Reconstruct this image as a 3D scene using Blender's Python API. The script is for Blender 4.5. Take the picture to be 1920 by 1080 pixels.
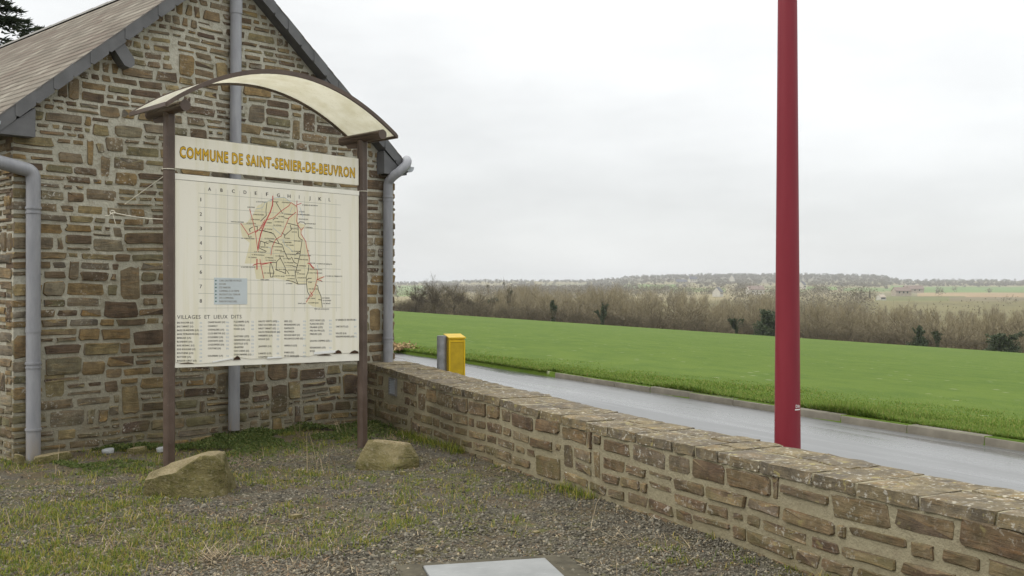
import bpy, bmesh, math, random
import numpy as np
from mathutils import Vector, Matrix, noise as mnoise

for o in list(bpy.data.objects):
    bpy.data.objects.remove(o)
S = bpy.context.scene
C = S.collection
R = math.radians
F = 1950.0            # focal length in pixels of the 1920 px wide photograph
EYE = 1.6

# ------------------------------------------------------------------ camera, world, sun, exposure
cam = bpy.data.cameras.new('camera')
cam.sensor_width = 36.0
cam.lens = F / 1920 * 36
cam.clip_start = 0.05
cam.clip_end = 20000
co = bpy.data.objects.new('camera', cam)
co.location = (0, 0, EYE)
co.rotation_euler = (R(90), 0, 0)
C.objects.link(co)
S.camera = co

SUN_EL, SUN_AZ = R(38), R(-112)       # azimuth measured from +Y towards +X: the bright side is on the left
W = bpy.data.worlds.new('World')
S.world = W
W.use_nodes = True
nt = W.node_tree
nt.nodes.clear()
out = nt.nodes.new('ShaderNodeOutputWorld')
mixs = nt.nodes.new('ShaderNodeMixShader')
sky = nt.nodes.new('ShaderNodeTexSky')
sky.sky_type = 'NISHITA'
sky.sun_disc = False
sky.sun_elevation = SUN_EL
sky.sun_rotation = SUN_AZ
sky.air_density = 1.0
bg1 = nt.nodes.new('ShaderNodeBackground')
bg1.inputs[1].default_value = 0.1
nt.links.new(sky.outputs[0], bg1.inputs[0])
tc = nt.nodes.new('ShaderNodeTexCoord')
sep = nt.nodes.new('ShaderNodeSeparateXYZ')
nt.links.new(tc.outputs['Generated'], sep.inputs[0])
def wmath(op, p, q):
    nd = nt.nodes.new('ShaderNodeMath'); nd.operation = op
    for i, v in enumerate((p, q)):
        if isinstance(v, (int, float)): nd.inputs[i].default_value = v
        else: nt.links.new(v, nd.inputs[i])
    return nd.outputs[0]
sz_ = wmath('MAXIMUM', sep.outputs[2], 0.0)      # overcast sky: the zenith is brighter than the horizon
lum = wmath('ADD', wmath('MULTIPLY', sz_, wmath('ADD', wmath('MULTIPLY', sz_, 1.0), .95)), .855)
mp = nt.nodes.new('ShaderNodeMapping')
mp.inputs['Scale'].default_value = (1.0, 1.0, 3.2)
mp.inputs['Location'].default_value = (0.35, 0.1, 0.2)
nt.links.new(tc.outputs['Generated'], mp.inputs[0])
cn = nt.nodes.new('ShaderNodeTexNoise')
cn.inputs['Scale'].default_value = 2.6
cn.inputs['Detail'].default_value = 7
cn.inputs['Roughness'].default_value = 0.52
nt.links.new(mp.outputs[0], cn.inputs['Vector'])
cr = nt.nodes.new('ShaderNodeMapRange')
cr.inputs['From Min'].default_value = 0.3
cr.inputs['From Max'].default_value = 0.7
cr.inputs['To Min'].default_value = 0.86
cr.inputs['To Max'].default_value = 1.14
nt.links.new(cn.outputs['Fac'], cr.inputs['Value'])
mul = nt.nodes.new('ShaderNodeMath')
mul.operation = 'MULTIPLY'
nt.links.new(lum, mul.inputs[0])
nt.links.new(cr.outputs[0], mul.inputs[1])
bg2 = nt.nodes.new('ShaderNodeBackground')
bg2.inputs[0].default_value = (0.985, 0.995, 0.99, 1)
nt.links.new(mul.outputs[0], bg2.inputs[1])
mixs.inputs[0].default_value = 0.9
nt.links.new(bg1.outputs[0], mixs.inputs[1])
nt.links.new(bg2.outputs[0], mixs.inputs[2])
nt.links.new(mixs.outputs[0], out.inputs[0])

sun = bpy.data.lights.new('sun', 'SUN')
sun.energy = 1.1
sun.angle = R(18)
sun.color = (1.0, 0.955, 0.88)
so = bpy.data.objects.new('sun', sun)
sd = Vector((math.sin(SUN_AZ) * math.cos(SUN_EL), math.cos(SUN_AZ) * math.cos(SUN_EL), math.sin(SUN_EL)))
so.rotation_euler = sd.to_track_quat('Z', 'Y').to_euler()
so.location = (-20, -10, 30)
C.objects.link(so)
vs = S.view_settings
vs.view_transform = 'Standard'
vs.look = 'None'
vs.gamma = 1
vs.use_curve_mapping = False
vs.exposure = 0.0

# ------------------------------------------------------------------ helpers: objects
def tag(o, label=None, cat=None, group=None, kind=None):
    if label: o['label'] = label
    if cat: o['category'] = cat
    if group: o['group'] = group
    if kind: o['kind'] = kind
    return o

def empty(name, loc=(0, 0, 0), rz=0.0):
    o = bpy.data.objects.new(name, None)
    C.objects.link(o)
    o.empty_display_size = 0.2
    o.location = loc
    o.rotation_euler = (0, 0, rz)
    return o

def link(name, me, parent=None):
    o = bpy.data.objects.new(name, me)
    C.objects.link(o)
    if parent: o.parent = parent
    return o

class MB:
    def __init__(s): s.v, s.f, s.m = [], [], []
    def add(s, vs, fs, mi=0):
        b = len(s.v)
        s.v += [tuple(p) for p in vs]
        s.f += [tuple(i + b for i in f) for f in fs]
        s.m += [mi] * len(fs)
        return s
    def box(s, a, b, mi=0):
        (x0, y0, z0), (x1, y1, z1) = a, b
        return s.add([(x0,y0,z0),(x1,y0,z0),(x1,y1,z0),(x0,y1,z0),(x0,y0,z1),(x1,y0,z1),(x1,y1,z1),(x0,y1,z1)],
                     [(0,3,2,1),(4,5,6,7),(0,1,5,4),(1,2,6,5),(2,3,7,6),(3,0,4,7)], mi)
    def bar(s, p0, p1, w, d, up=(0,0,1), mi=0):     # box along p0-p1
        p0, p1 = Vector(p0), Vector(p1)
        t = (p1 - p0).normalized(); up = Vector(up)
        a = t.cross(up).normalized() * (w / 2); b = a.cross(t).normalized() * (d / 2)
        vs = [p0-a-b, p0+a-b, p0+a+b, p0-a+b, p1-a-b, p1+a-b, p1+a+b, p1-a+b]
        return s.add(vs, [(0,3,2,1),(4,5,6,7),(0,1,5,4),(1,2,6,5),(2,3,7,6),(3,0,4,7)], mi)
    def tube(s, path, rad, n=12, caps=True, mi=0):
        path = [Vector(p) for p in path]
        if not hasattr(rad, '__len__'): rad = [rad] * len(path)
        rings = []; ref = None
        for i, p in enumerate(path):
            t = (path[min(i+1, len(path)-1)] - path[max(i-1, 0)]).normalized()
            if ref is None:
                ref = t.cross(Vector((0.13, 0.97, 0.2)))
                if ref.length < 0.1: ref = t.cross(Vector((1, 0, 0)))
                ref.normalize()
            else:
                ref = (ref - t * ref.dot(t)).normalized()
            b = t.cross(ref)
            rings.append([p + (ref * math.cos(2*math.pi*k/n) + b * math.sin(2*math.pi*k/n)) * rad[i] for k in range(n)])
        vs = [q for r in rings for q in r]; fs = []
        for i in range(len(path) - 1):
            for k in range(n):
                a = i*n + k; c = i*n + (k+1) % n
                fs.append((a, c, c + n, a + n))
        if caps:
            fs.append(tuple(range(n))[::-1]); fs.append(tuple(range((len(path)-1)*n, len(path)*n)))
        return s.add(vs, fs, mi)
    def build(s, name, mats, parent=None, smooth=False, bevel=0):
        me = bpy.data.meshes.new(name)
        me.from_pydata(s.v, [], s.f)
        for m in (mats if isinstance(mats, (list, tuple)) else [mats]): me.materials.append(m)
        if any(s.m): me.polygons.foreach_set('material_index', s.m)
        bm = bmesh.new(); bm.from_mesh(me)
        bmesh.ops.recalc_face_normals(bm, faces=bm.faces)
        if bevel:
            bmesh.ops.bevel(bm, geom=[e for e in bm.edges if e.calc_face_angle(0) > 0.6], offset=bevel, segments=2, affect='EDGES', profile=0.5)
        bm.to_mesh(me); bm.free()
        if smooth:
            me.polygons.foreach_set('use_smooth', [True] * len(me.polygons))
            if smooth != 'all':
                me.set_sharp_from_angle(angle=R(38))
        me.update()
        return link(name, me, parent)

def mesh_tris(name, V, T, mat, parent=None, smooth=False, mats=None):
    V = np.asarray(V, np.float32); T = np.asarray(T, np.int32)
    me = bpy.data.meshes.new(name)
    me.vertices.add(len(V)); me.vertices.foreach_set('co', V.ravel())
    n = T.shape[1]
    me.loops.add(T.size); me.loops.foreach_set('vertex_index', T.ravel())
    me.polygons.add(len(T))
    me.polygons.foreach_set('loop_start', np.arange(0, T.size, n, dtype=np.int32))
    if smooth: me.polygons.foreach_set('use_smooth', np.ones(len(T), bool))
    for m in (mats or [mat]): me.materials.append(m)
    me.update(calc_edges=True); me.validate()
    return link(name, me, parent)

def vnoise(x, y, sc, seed=0):       # value noise, 0..1
    x = np.asarray(x) * sc + seed * 17.31; y = np.asarray(y) * sc + seed * 5.77
    xi, yi = np.floor(x).astype(np.int64), np.floor(y).astype(np.int64)
    fx, fy = x - xi, y - yi
    fx = fx*fx*(3-2*fx); fy = fy*fy*(3-2*fy)
    def h(a, b):
        v = np.sin(a * 127.1 + b * 311.7 + seed * 74.7) * 43758.5453
        return v - np.floor(v)
    return (h(xi,yi)*(1-fx) + h(xi+1,yi)*fx)*(1-fy) + (h(xi,yi+1)*(1-fx) + h(xi+1,yi+1)*fx)*fy

def P(px, py, Y):                   # the point of the photograph's pixel at depth Y
    return Vector(((px-960)/F*Y, Y, EYE - (py-540)/F*Y))

# ------------------------------------------------------------------ helpers: materials
class NM:
    def __init__(s, name, rough=0.8, spec=0.3):
        s.m = bpy.data.materials.new(name); s.m.use_nodes = True
        s.t = s.m.node_tree
        s.b = s.t.nodes['Principled BSDF']; s.o = s.t.nodes['Material Output']
        s.b.inputs['Roughness'].default_value = rough
        s.b.inputs['Specular IOR Level'].default_value = spec
    def n(s, typ, **kw):
        nd = s.t.nodes.new(typ)
        for k, v in kw.items():
            if k in nd.inputs: nd.inputs[k].default_value = v
            else: setattr(nd, k, v)
        return nd
    def l(s, a, b): s.t.links.new(a, b)
    def pos(s): return s.n('ShaderNodeNewGeometry').outputs['Position']
    def objc(s): return s.n('ShaderNodeTexCoord').outputs['Object']
    def map(s, vec, scale=(1,1,1)):
        m = s.n('ShaderNodeMapping'); m.inputs['Scale'].default_value = scale
        s.l(vec, m.inputs[0]); return m.outputs[0]
    def noise(s, vec, scale, detail=4, rough=0.55, dist=0.0):
        nd = s.n('ShaderNodeTexNoise'); nd.inputs['Scale'].default_value = scale
        nd.inputs['Detail'].default_value = detail; nd.inputs['Roughness'].default_value = rough
        nd.inputs['Distortion'].default_value = dist
        s.l(vec, nd.inputs['Vector']); return nd.outputs['Fac']
    def vor(s, vec, scale, out='Distance'):
        nd = s.n('ShaderNodeTexVoronoi'); nd.inputs['Scale'].default_value = scale
        s.l(vec, nd.inputs['Vector']); return nd.outputs[out]
    def ramp(s, fac, stops, interp='LINEAR'):
        nd = s.n('ShaderNodeValToRGB'); cr = nd.color_ramp; cr.interpolation = interp
        while len(cr.elements) < len(stops): cr.elements.new(0.5)
        for e, (p, c) in zip(cr.elements, stops):
            e.position = p; e.color = (*c, 1) if len(c) == 3 else c
        s.l(fac, nd.inputs[0]); return nd.outputs[0]
    def mr(s, fac, a, b, c=0.0, d=1.0):
        nd = s.n('ShaderNodeMapRange'); nd.clamp = True
        for k, v in zip(('From Min','From Max','To Min','To Max'), (a,b,c,d)): nd.inputs[k].default_value = v
        s.l(fac, nd.inputs['Value']); return nd.outputs[0]
    def math(s, op, a, b=None):
        nd = s.n('ShaderNodeMath'); nd.operation = op
        for i, q in enumerate((a, b)):
            if q is None: continue
            if isinstance(q, (int, float)): nd.inputs[i].default_value = q
            else: s.l(q, nd.inputs[i])
        return nd.outputs[0]
    def mix(s, fac, a, b, mode='MIX'):
        nd = s.n('ShaderNodeMix'); nd.data_type = 'RGBA'; nd.blend_type = mode
        if isinstance(fac, (int, float)): nd.inputs[0].default_value = fac
        else: s.l(fac, nd.inputs[0])
        for i, q in ((6, a), (7, b)):
            if isinstance(q, tuple): nd.inputs[i].default_value = (*q, 1)
            else: s.l(q, nd.inputs[i])
        return nd.outputs[2]
    def rnd(s):                       # one random number per object and per loose piece
        a = s.n('ShaderNodeObjectInfo').outputs['Random']
        b = s.n('ShaderNodeNewGeometry').outputs['Random Per Island']
        return s.math('FRACT', s.math('ADD', a, b))
    def col(s, c):
        if isinstance(c, tuple): s.b.inputs['Base Color'].default_value = (*c, 1)
        else: s.l(c, s.b.inputs['Base Color'])
        return s
    def bump(s, h, strength=0.4, dist=0.01):
        nd = s.n('ShaderNodeBump'); nd.inputs['Strength'].default_value = strength; nd.inputs['Distance'].default_value = dist
        s.l(h, nd.inputs['Height']); s.l(nd.outputs[0], s.b.inputs['Normal']); return s

def plain(name, c, rough=0.6, spec=0.3, var=0.12, scale=6, bump=0.0):
    m = NM(name, rough, spec); p = m.objc()
    f = m.noise(p, scale, 5)
    m.col(m.mix(m.mr(f, .3, .7), tuple(x*(1-var) for x in c), tuple(min(1, x*(1+var)) for x in c)))
    if bump: m.bump(m.noise(p, scale*6, 4), bump, 0.004)
    return m.m

def stone_mat(name, stops, lichen=0.0, moss=0.0):
    m = NM(name, 0.88, 0.25); p = m.pos(); r = m.rnd()
    base = m.ramp(r, stops)
    off = m.n('ShaderNodeVectorMath'); off.operation = 'ADD'; m.l(p, off.inputs[0])
    cb = m.n('ShaderNodeCombineXYZ'); m.l(m.math('MULTIPLY', r, 37.0), cb.inputs[0]); m.l(cb.outputs[0], off.inputs[1])
    q = off.outputs[0]
    band = m.noise(m.map(q, (3, 3, 26)), 1.6, 5, 0.6, 0.6)
    mott = m.noise(q, 9, 6, 0.62)
    fine = m.noise(q, 70, 3, 0.6)
    c = m.mix(m.mr(mott, .34, .68), m.mix(1.0, base, (.58,.56,.54), 'MULTIPLY'), m.mix(1.0, base, (1.32,1.27,1.15), 'MULTIPLY'))
    c = m.mix(m.mr(band, .52, .7, 0, .55), c, m.mix(1.0, base, (1.55,1.2,.78), 'MULTIPLY'))
    c = m.mix(m.mr(fine, .3, .75, 0, .35), c, (.05,.042,.033))
    if lichen:
        ln = m.noise(q, 28, 5, 0.7)
        lz = m.noise(p, 1.7, 3)
        lf = m.math('MULTIPLY', m.mr(ln, .56, .62), m.mr(lz, .50 - lichen*.14, .62))
        c = m.mix(m.math('MULTIPLY', lf, .8), c, (.47,.45,.39))
        if lichen > 1.5:
            dd = m.vor(p, 17); dk = m.noise(p, 5, 5, .65)
            c = m.mix(m.mr(dk, .5, .64, 0, .6), c, (.075,.066,.055))
            c = m.mix(m.math('MULTIPLY', m.mr(dd, .22, .14), m.mr(m.noise(p, 3.1, 3), .46, .58, 0, .8)), c, (.46,.42,.33))
        yl = m.noise(q, 13, 4, 0.6)
        c = m.mix(m.mr(yl, .62, .7, 0, .5*lichen), c, (.28,.24,.10))
    if moss:
        sz = m.n('ShaderNodeSeparateXYZ'); m.l(p, sz.inputs[0])
        low = m.mr(sz.outputs[2], .75, .1)
        mf = m.math('MULTIPLY', low, m.mr(m.noise(p, 4, 5, .6), .42, .62, 0, moss))
        c = m.mix(mf, c, (.095,.088,.035))
    m.col(c)
    h = m.math('ADD', m.math('MULTIPLY', band, 0.9), m.math('ADD', m.math('MULTIPLY', mott, 0.8), m.math('MULTIPLY', fine, 0.35)))
    m.bump(h, 0.75, 0.014)
    return m.m

STONES = [(0.0,(.085,.062,.046)),(0.14,(.18,.138,.092)),(0.28,(.255,.185,.088)),(0.40,(.165,.15,.125)),(0.54,(.215,.17,.108)),
          (0.66,(.105,.075,.058)),(0.78,(.285,.23,.125)),(0.88,(.16,.15,.09)),(1.0,(.235,.21,.16))]
M = {}
M['stone'] = stone_mat('rubble_stone', STONES, lichen=0.12, moss=0.5)
WSTONES = [(0,(.10,.066,.045)),(.15,(.165,.118,.075)),(.3,(.23,.175,.105)),(.44,(.13,.10,.076)),(.58,(.18,.135,.08)),(.7,(.115,.078,.055)),(.84,(.25,.205,.12)),(1,(.16,.13,.10))]
M['wall_stone'] = stone_mat('yard_wall_stone', WSTONES, lichen=1.0, moss=0.6)
M['coping'] = stone_mat('coping_stone', [(0,(.165,.138,.09)),(.5,(.195,.163,.10)),(1,(.15,.128,.095))], lichen=2.0)
def boulder_mat():
    m = NM('boulder_rock', .9, .2); p = m.objc()
    a = m.noise(p, 3.2, 6, .6); b = m.noise(p, 14, 5, .65); f = m.noise(p, 60, 3)
    c = m.ramp(a, [(.3,(.085,.073,.026)),(.5,(.165,.14,.055)),(.7,(.23,.195,.088))])
    c = m.mix(m.mr(b, .46, .66, 0, .7), c, (.075,.072,.016))
    gn = m.n('ShaderNodeSeparateXYZ'); m.l(m.n('ShaderNodeNewGeometry').outputs['Normal'], gn.inputs[0])
    wx = m.n('ShaderNodeSeparateXYZ'); m.l(p, wx.inputs[0])
    worn = m.math('MULTIPLY', m.mr(m.math('ADD', gn.outputs[2], m.math('MULTIPLY', b, .3)), .72, .95), m.mr(a, .36, .5, .55, 1))
    c = m.mix(worn, c, m.ramp(f, [(.3,(.235,.19,.10)),(.7,(.33,.27,.16))]))
    c = m.mix(m.mr(f, .5, .8, 0, .3), c, (.32,.28,.2))
    ck = m.noise(m.map(p, (1,1,2.2)), 5.5, 7, .72, 1.2)
    c = m.mix(m.mr(ck, .40, .31, 0, .75), c, (.045,.036,.018))
    c = m.mix(m.mr(m.noise(p, 32, 4, .7), .56, .68, 0, .5), c, (.33,.29,.19))
    m.col(c); m.bump(m.math('ADD', m.math('MULTIPLY', ck, 1.6), m.math('ADD', m.math('MULTIPLY', b, .8), m.math('MULTIPLY', f, .5))), 1.0, .035)
    return m.m
M['boulder'] = boulder_mat()
def mortar_mat(name, c1, c2, dirt):
    m = NM(name, .95, .15); p = m.pos()
    a = m.noise(p, 2.2, 5, .6); f = m.noise(p, 45, 4, .65)
    c = m.mix(m.mr(a, .35, .65), c1, c2)
    c = m.mix(m.mr(f, .45, .75, 0, .4), c, tuple(x*.6 for x in c1))
    sz = m.n('ShaderNodeSeparateXYZ'); m.l(p, sz.inputs[0])
    lowf = m.math('MULTIPLY', m.mr(sz.outputs[2], 1.35, .05), m.mr(a, .2, .7, .35, 1))
    c = m.mix(lowf, c, dirt)
    sm = m.noise(p, 7, 5, .7)
    c = m.mix(m.mr(sm, .5, .66, 0, .5), c, (.20,.165,.11))
    m.col(c); m.bump(m.math('ADD', m.math('MULTIPLY', m.noise(p, 12, 5, .65), 1.2), m.math('MULTIPLY', f, .6)), .8, .02)
    return m.m
M['mortar'] = mortar_mat('lime_mortar', (.37,.355,.285), (.48,.46,.38), (.17,.145,.09))
M['mortar2'] = mortar_mat('yard_wall_mortar', (.34,.31,.215), (.44,.405,.30), (.20,.17,.10))
def tile_mat():
    m = NM('roof_tile', .9, .2); p = m.pos(); r = m.rnd()
    c = m.ramp(r, [(0,(.125,.105,.082)),(.35,(.17,.145,.113)),(.6,(.145,.115,.09)),(.8,(.195,.168,.132)),(1,(.24,.215,.172))])
    a = m.noise(p, 1.3, 5, .6)
    c = m.mix(m.mr(a, .42, .66, 0, .4), c, (.24,.222,.178))
    c = m.mix(m.mr(m.noise(p, 24, 4, .7), .58, .7, 0, .5), c, (.10,.08,.06))
    m.col(c); m.bump(m.noise(p, 60, 3), .4, .006)
    return m.m
M['tile'] = tile_mat()
M['slate'] = plain('dark_slate', (.098,.098,.099), .55, .4, .22, 5, .2)
M['ridge'] = plain('ridge_cement', (.22,.21,.19), .9, .2, .2, 8, .3)
def pvc():
    m = NM('grey_pipe', .42, .35); p = m.pos(); a = m.noise(m.map(p, (5,5,1.2)), 3, 5, .6)
    sz = m.n('ShaderNodeSeparateXYZ'); m.l(p, sz.inputs[0])
    c = m.mix(m.mr(a, .35, .65), (.225,.228,.243), (.285,.288,.30))
    c = m.mix(m.math('MULTIPLY', m.mr(sz.outputs[2], .35, 0, 0, .7), m.mr(a, .35, .6)), c, (.23,.18,.12))
    m.col(c); return m.m
M['pipe'] = pvc()
M['zinc'] = plain('zinc', (.34,.36,.38), .5, .5, .15, 4)
def brown():
    m = NM('brown_lacquer', .38, .4); p = m.objc(); a = m.noise(p, 6, 5); b = m.noise(p, 60, 3)
    c = m.mix(m.mr(a, .35, .7), (.070,.047,.034), (.105,.073,.054))
    c = m.mix(m.mr(b, .62, .74, 0, .4), c, (.19,.16,.13))
    m.col(c); m.l(m.mr(a, .3, .7, .32, .5), m.b.inputs['Roughness']); return m.m
M['brown'] = brown()
def panel():
    m = NM('board_enamel', .38, .35); p = m.objc()
    st = m.noise(m.map(p, (9, 1, .35)), 1.5, 4, .55); g = m.noise(p, 2.3, 5, .6)
    c = m.mix(m.mr(st, .48, .74, 0, .8), (.77,.735,.625), (.66,.62,.43))
    c = m.mix(m.mr(g, .55, .75, 0, .35), c, (.67,.65,.56))
    m.col(c); return m.m
M['panel'] = panel()
M['panel_frame'] = plain('board_frame_white', (.78,.755,.66), .4, .35, .06, 5)
M['mapland'] = plain('print_beige', (.70,.64,.43), .45, .3, .05, 5)
M['ink'] = plain('print_black', (.05,.045,.04), .5, .3, .1)
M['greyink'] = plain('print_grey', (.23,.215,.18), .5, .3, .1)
M['lightink'] = plain('print_light_grey', (.46,.45,.37), .5, .3, .1)
M['redink'] = plain('print_red', (.50,.055,.06), .5, .3, .1)
M['blueink'] = plain('print_pale_blue', (.33,.43,.53), .5, .3, .1)
M['greenink'] = plain('print_dark_green', (.04,.12,.10), .5, .3, .1)
M['legend'] = plain('print_legend_blue', (.50,.545,.55), .5, .3, .05)
M['gold'] = plain('print_gold', (.60,.36,.018), .45, .3, .08)
M['goldedge'] = plain('print_olive_outline', (.10,.075,.012), .45, .3, .1)
M['rust'] = plain('torn_edge_rust', (.06,.035,.022), .9, .1, .3, 20)
def canopy():
    m = NM('canopy_sheet', .5, .3); p = m.objc()
    a = m.noise(p, 5, 6, .65); b = m.noise(p, 26, 4, .7)
    c = m.mix(m.mr(a, .4, .7), (.86,.84,.75), (.75,.72,.60))
    c = m.mix(m.mr(b, .6, .75, 0, .45), c, (.38,.36,.22))
    m.col(c)
    tr = m.n('ShaderNodeBsdfTranslucent'); m.l(c, tr.inputs[0])
    mx = m.n('ShaderNodeMixShader'); mx.inputs[0].default_value = .68
    m.l(m.b.outputs[0], mx.inputs[1]); m.l(tr.outputs[0], mx.inputs[2]); m.l(mx.outputs[0], m.o.inputs[0])
    return m.m
M['canopy'] = canopy()
def redpaint():
    m = NM('red_pole_paint', .45, .22); p = m.objc(); a = m.noise(m.map(p, (6,6,.8)), 2, 5)
    m.col(m.mix(m.mr(a, .3, .7), (.175,.018,.028), (.205,.024,.035))); m.l(m.mr(a, .3, .7, .4, .52), m.b.inputs['Roughness']); return m.m
M['red'] = redpaint()
M['yellow'] = plain('yellow_paint', (.61,.40,.006), .5, .35, .12, 7)
M['yellow_door'] = plain('yellow_door_darker', (.42,.285,.01), .6, .3, .2, 9)  # door panel in a darker yellow than the casing
M['greypost'] = plain('galvanised_grey', (.21,.215,.22), .6, .3, .22, 14)
M['white'] = plain('white_paint', (.75,.75,.72), .5, .3, .05)
M['string'] = plain('twine', (.60,.57,.47), .9, .1, .15, 40)
M['plastic'] = plain('white_plastic', (.36,.37,.37), .4, .4, .1)
M['metalgrille'] = plain('grey_metal_grille', (.17,.16,.15), .6, .4, .2, 10)

def ground_mat():
    m = NM('yard_ground', .93, .2); p = m.pos()
    big = m.noise(p, .55, 4, .55); mid = m.noise(p, 3.2, 6, .62); fine = m.noise(p, 55, 4, .7); peb = m.vor(p, 55, 'Color')
    gr = m.ramp(peb, [(0,(.045,.039,.030)),(.5,(.088,.078,.060)),(1,(.15,.135,.105))])
    soil = m.mix(m.mr(fine, .3, .7), (.062,.046,.026), (.125,.096,.058))
    moss = m.mix(m.mr(fine, .3, .7), (.06,.066,.018), (.115,.118,.034))
    c = m.mix(m.mr(mid, .40, .58), gr, soil)
    c = m.mix(m.math('MULTIPLY', m.mr(big, .42, .6), m.mr(m.noise(p, 5.5, 5, .65), .45, .6)), c, moss)
    m.col(c); m.bump(m.math('ADD', m.vor(p, 60), m.math('MULTIPLY', mid, 1.2)), .7, .02)
    return m.m
M['ground'] = ground_mat()
def road_mat():
    m = NM('wet_asphalt', .3, 1.0); p = m.pos()
    rt_ = m.n('ShaderNodeMapping'); rt_.inputs['Rotation'].default_value = (0, 0, R(63.3)); m.l(p, rt_.inputs[0])
    a = m.noise(m.map(rt_.outputs[0], (.16, 1.5, 1)), .9, 6, .62, .4); f = m.noise(p, 120, 3, .7)
    m.col(m.mix(m.mr(f, .3, .7), (.075,.076,.075), (.125,.125,.122)))
    wet = m.mr(a, .40, .58)
    ro = m.math('ADD', m.math('MULTIPLY', wet, .24), m.math('MULTIPLY', m.mr(f, .3, .7), .06))
    m.l(m.math('ADD', ro, .13), m.b.inputs['Roughness'])
    m.bump(f, .05, .002)
    return m.m
M['road'] = road_mat()
M['kerb'] = plain('kerb_concrete', (.165,.15,.12), .85, .25, .22, 5, .4)
M['concrete'] = plain('old_concrete', (.075,.066,.045), .95, .2, .35, 9, .6)
M['path'] = plain('pavement_gravel', (.13,.125,.115), .9, .2, .25, 10, .5)
def lid_mat():
    m = NM('galvanised_lid', .55, .4); p = m.objc(); a = m.noise(p, 3, 6, .6); sc = m.noise(m.map(p, (3,30,1)), 2, 4)
    c = m.mix(m.mr(a, .35, .68), (.18,.184,.178), (.25,.254,.245))
    m.col(m.mix(m.mr(sc, .62, .7, 0, .35), c, (.48,.48,.48))); m.bump(m.noise(p, 90, 3), .12, .003); return m.m
M['lid'] = lid_mat()
def field_mat():
    m = NM('young_crop', .9, .15); p = m.pos()
    a = m.noise(p, .06, 4, .5); b = m.noise(m.map(p, (1,.5,1)), 1.1, 5, .65); f = m.noise(p, 16, 4, .7)
    c = m.mix(m.mr(a, .35, .65), (.078,.124,.012), (.094,.142,.017))
    c = m.mix(m.mr(b, .42, .62, 0, .75), c, (.054,.102,.009))
    c = m.mix(m.mr(f, .50, .68, 0, .7), c, (.110,.156,.024))
    sp = m.vor(p, 1.3)
    c = m.mix(m.mr(sp, .12, .05, 0, .6), c, (.40,.40,.28))
    m.col(c); m.bump(m.math('ADD', f, b), .5, .06)
    return m.m
M['field'] = field_mat()
def attr_mat(name, attr='tint'):
    m = NM(name, .95, .1); p = m.pos()
    at = m.n('ShaderNodeAttribute'); at.attribute_name = attr
    a = m.noise(p, .011, 5, .6); b = m.noise(m.map(p, (1,.35,1)), .05, 5, .65)
    c = m.mix(m.mr(a, .35, .65), m.mix(1., at.outputs['Color'], (.82,.8,.78), 'MULTIPLY'), m.mix(1., at.outputs['Color'], (1.16,1.14,1.1), 'MULTIPLY'))
    c = m.mix(m.mr(b, .5, .72, 0, .3), c, (.085,.078,.045))
    m.col(c); return m.m
M['hills'] = attr_mat('hill_land')
def blade_mat(name, stops, trans=.35):
    m = NM(name, .7, .2)
    c = m.ramp(m.rnd(), stops); m.col(c)
    tr = m.n('ShaderNodeBsdfTranslucent'); m.l(c, tr.inputs[0])
    mx = m.n('ShaderNodeMixShader'); mx.inputs[0].default_value = trans
    m.l(m.b.outputs[0], mx.inputs[1]); m.l(tr.outputs[0], mx.inputs[2]); m.l(mx.outputs[0], m.o.inputs[0])
    return m.m
M['grass'] = blade_mat('grass_blade', [(0,(.075,.115,.018)),(.4,(.14,.185,.026)),(.7,(.23,.235,.035)),(.88,(.32,.26,.055)),(1,(.36,.27,.10))])
M['verge'] = blade_mat('verge_blade', [(0,(.09,.15,.022)),(.5,(.135,.21,.032)),(.85,(.18,.235,.042)),(1,(.30,.26,.09))])
M['straw'] = blade_mat('dry_straw', [(0,(.20,.145,.085)),(.5,(.32,.25,.155)),(.8,(.44,.36,.23)),(1,(.22,.14,.08))], .2)
M['gravel'] = blade_mat('gravel_chip', [(0,(.04,.035,.026)),(.35,(.088,.079,.058)),(.7,(.14,.127,.095)),(.93,(.215,.194,.148)),(1,(.33,.27,.17))], 0.0)
M['litter'] = blade_mat('leaf_litter', [(0,(.09,.055,.03)),(.5,(.17,.11,.062)),(.85,(.27,.19,.115)),(1,(.33,.22,.12))], .1)
M['weed'] = blade_mat('weed_leaf', [(0,(.065,.095,.024)),(.6,(.105,.14,.038)),(1,(.17,.185,.06))])
M['fir'] = blade_mat('fir_needles', [(0,(.014,.024,.012)),(.6,(.028,.042,.018)),(1,(.05,.06,.026))], .15)
M['ivy'] = blade_mat('ivy_leaves', [(0,(.036,.055,.026)),(.6,(.062,.083,.042)),(1,(.10,.115,.06))], .1)
M['mistletoe'] = blade_mat('mistletoe_leaves', [(0,(.04,.045,.022)),(1,(.085,.088,.045))], .1)
def wood_mat(name, stops):
    m = NM(name, .95, .1); m.col(m.ramp(m.rnd(), stops)); return m.m
M['twig'] = wood_mat('bare_twigs', [(0,(.105,.087,.055)),(.4,(.158,.132,.082)),(.75,(.195,.165,.104)),(1,(.24,.205,.13))])
M['twig2'] = wood_mat('pale_twigs', [(0,(.155,.13,.077)),(.5,(.225,.19,.113)),(1,(.285,.243,.15))])
M['twig3'] = wood_mat('dark_twigs', [(0,(.07,.058,.039)),(.6,(.112,.093,.06)),(1,(.155,.13,.085))])
M['bark'] = plain('bark', (.075,.062,.048), .95, .1, .3, 3)
M['farcrown'] = wood_mat('far_wood', [(0,(.125,.108,.073)),(.5,(.158,.138,.092)),(1,(.18,.158,.104))])
M['farwall'] = plain('far_render', (.48,.455,.40), .9, .2, .1, 1)
M['farstone'] = plain('far_stone', (.36,.31,.25), .9, .2, .15, 1)
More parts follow.
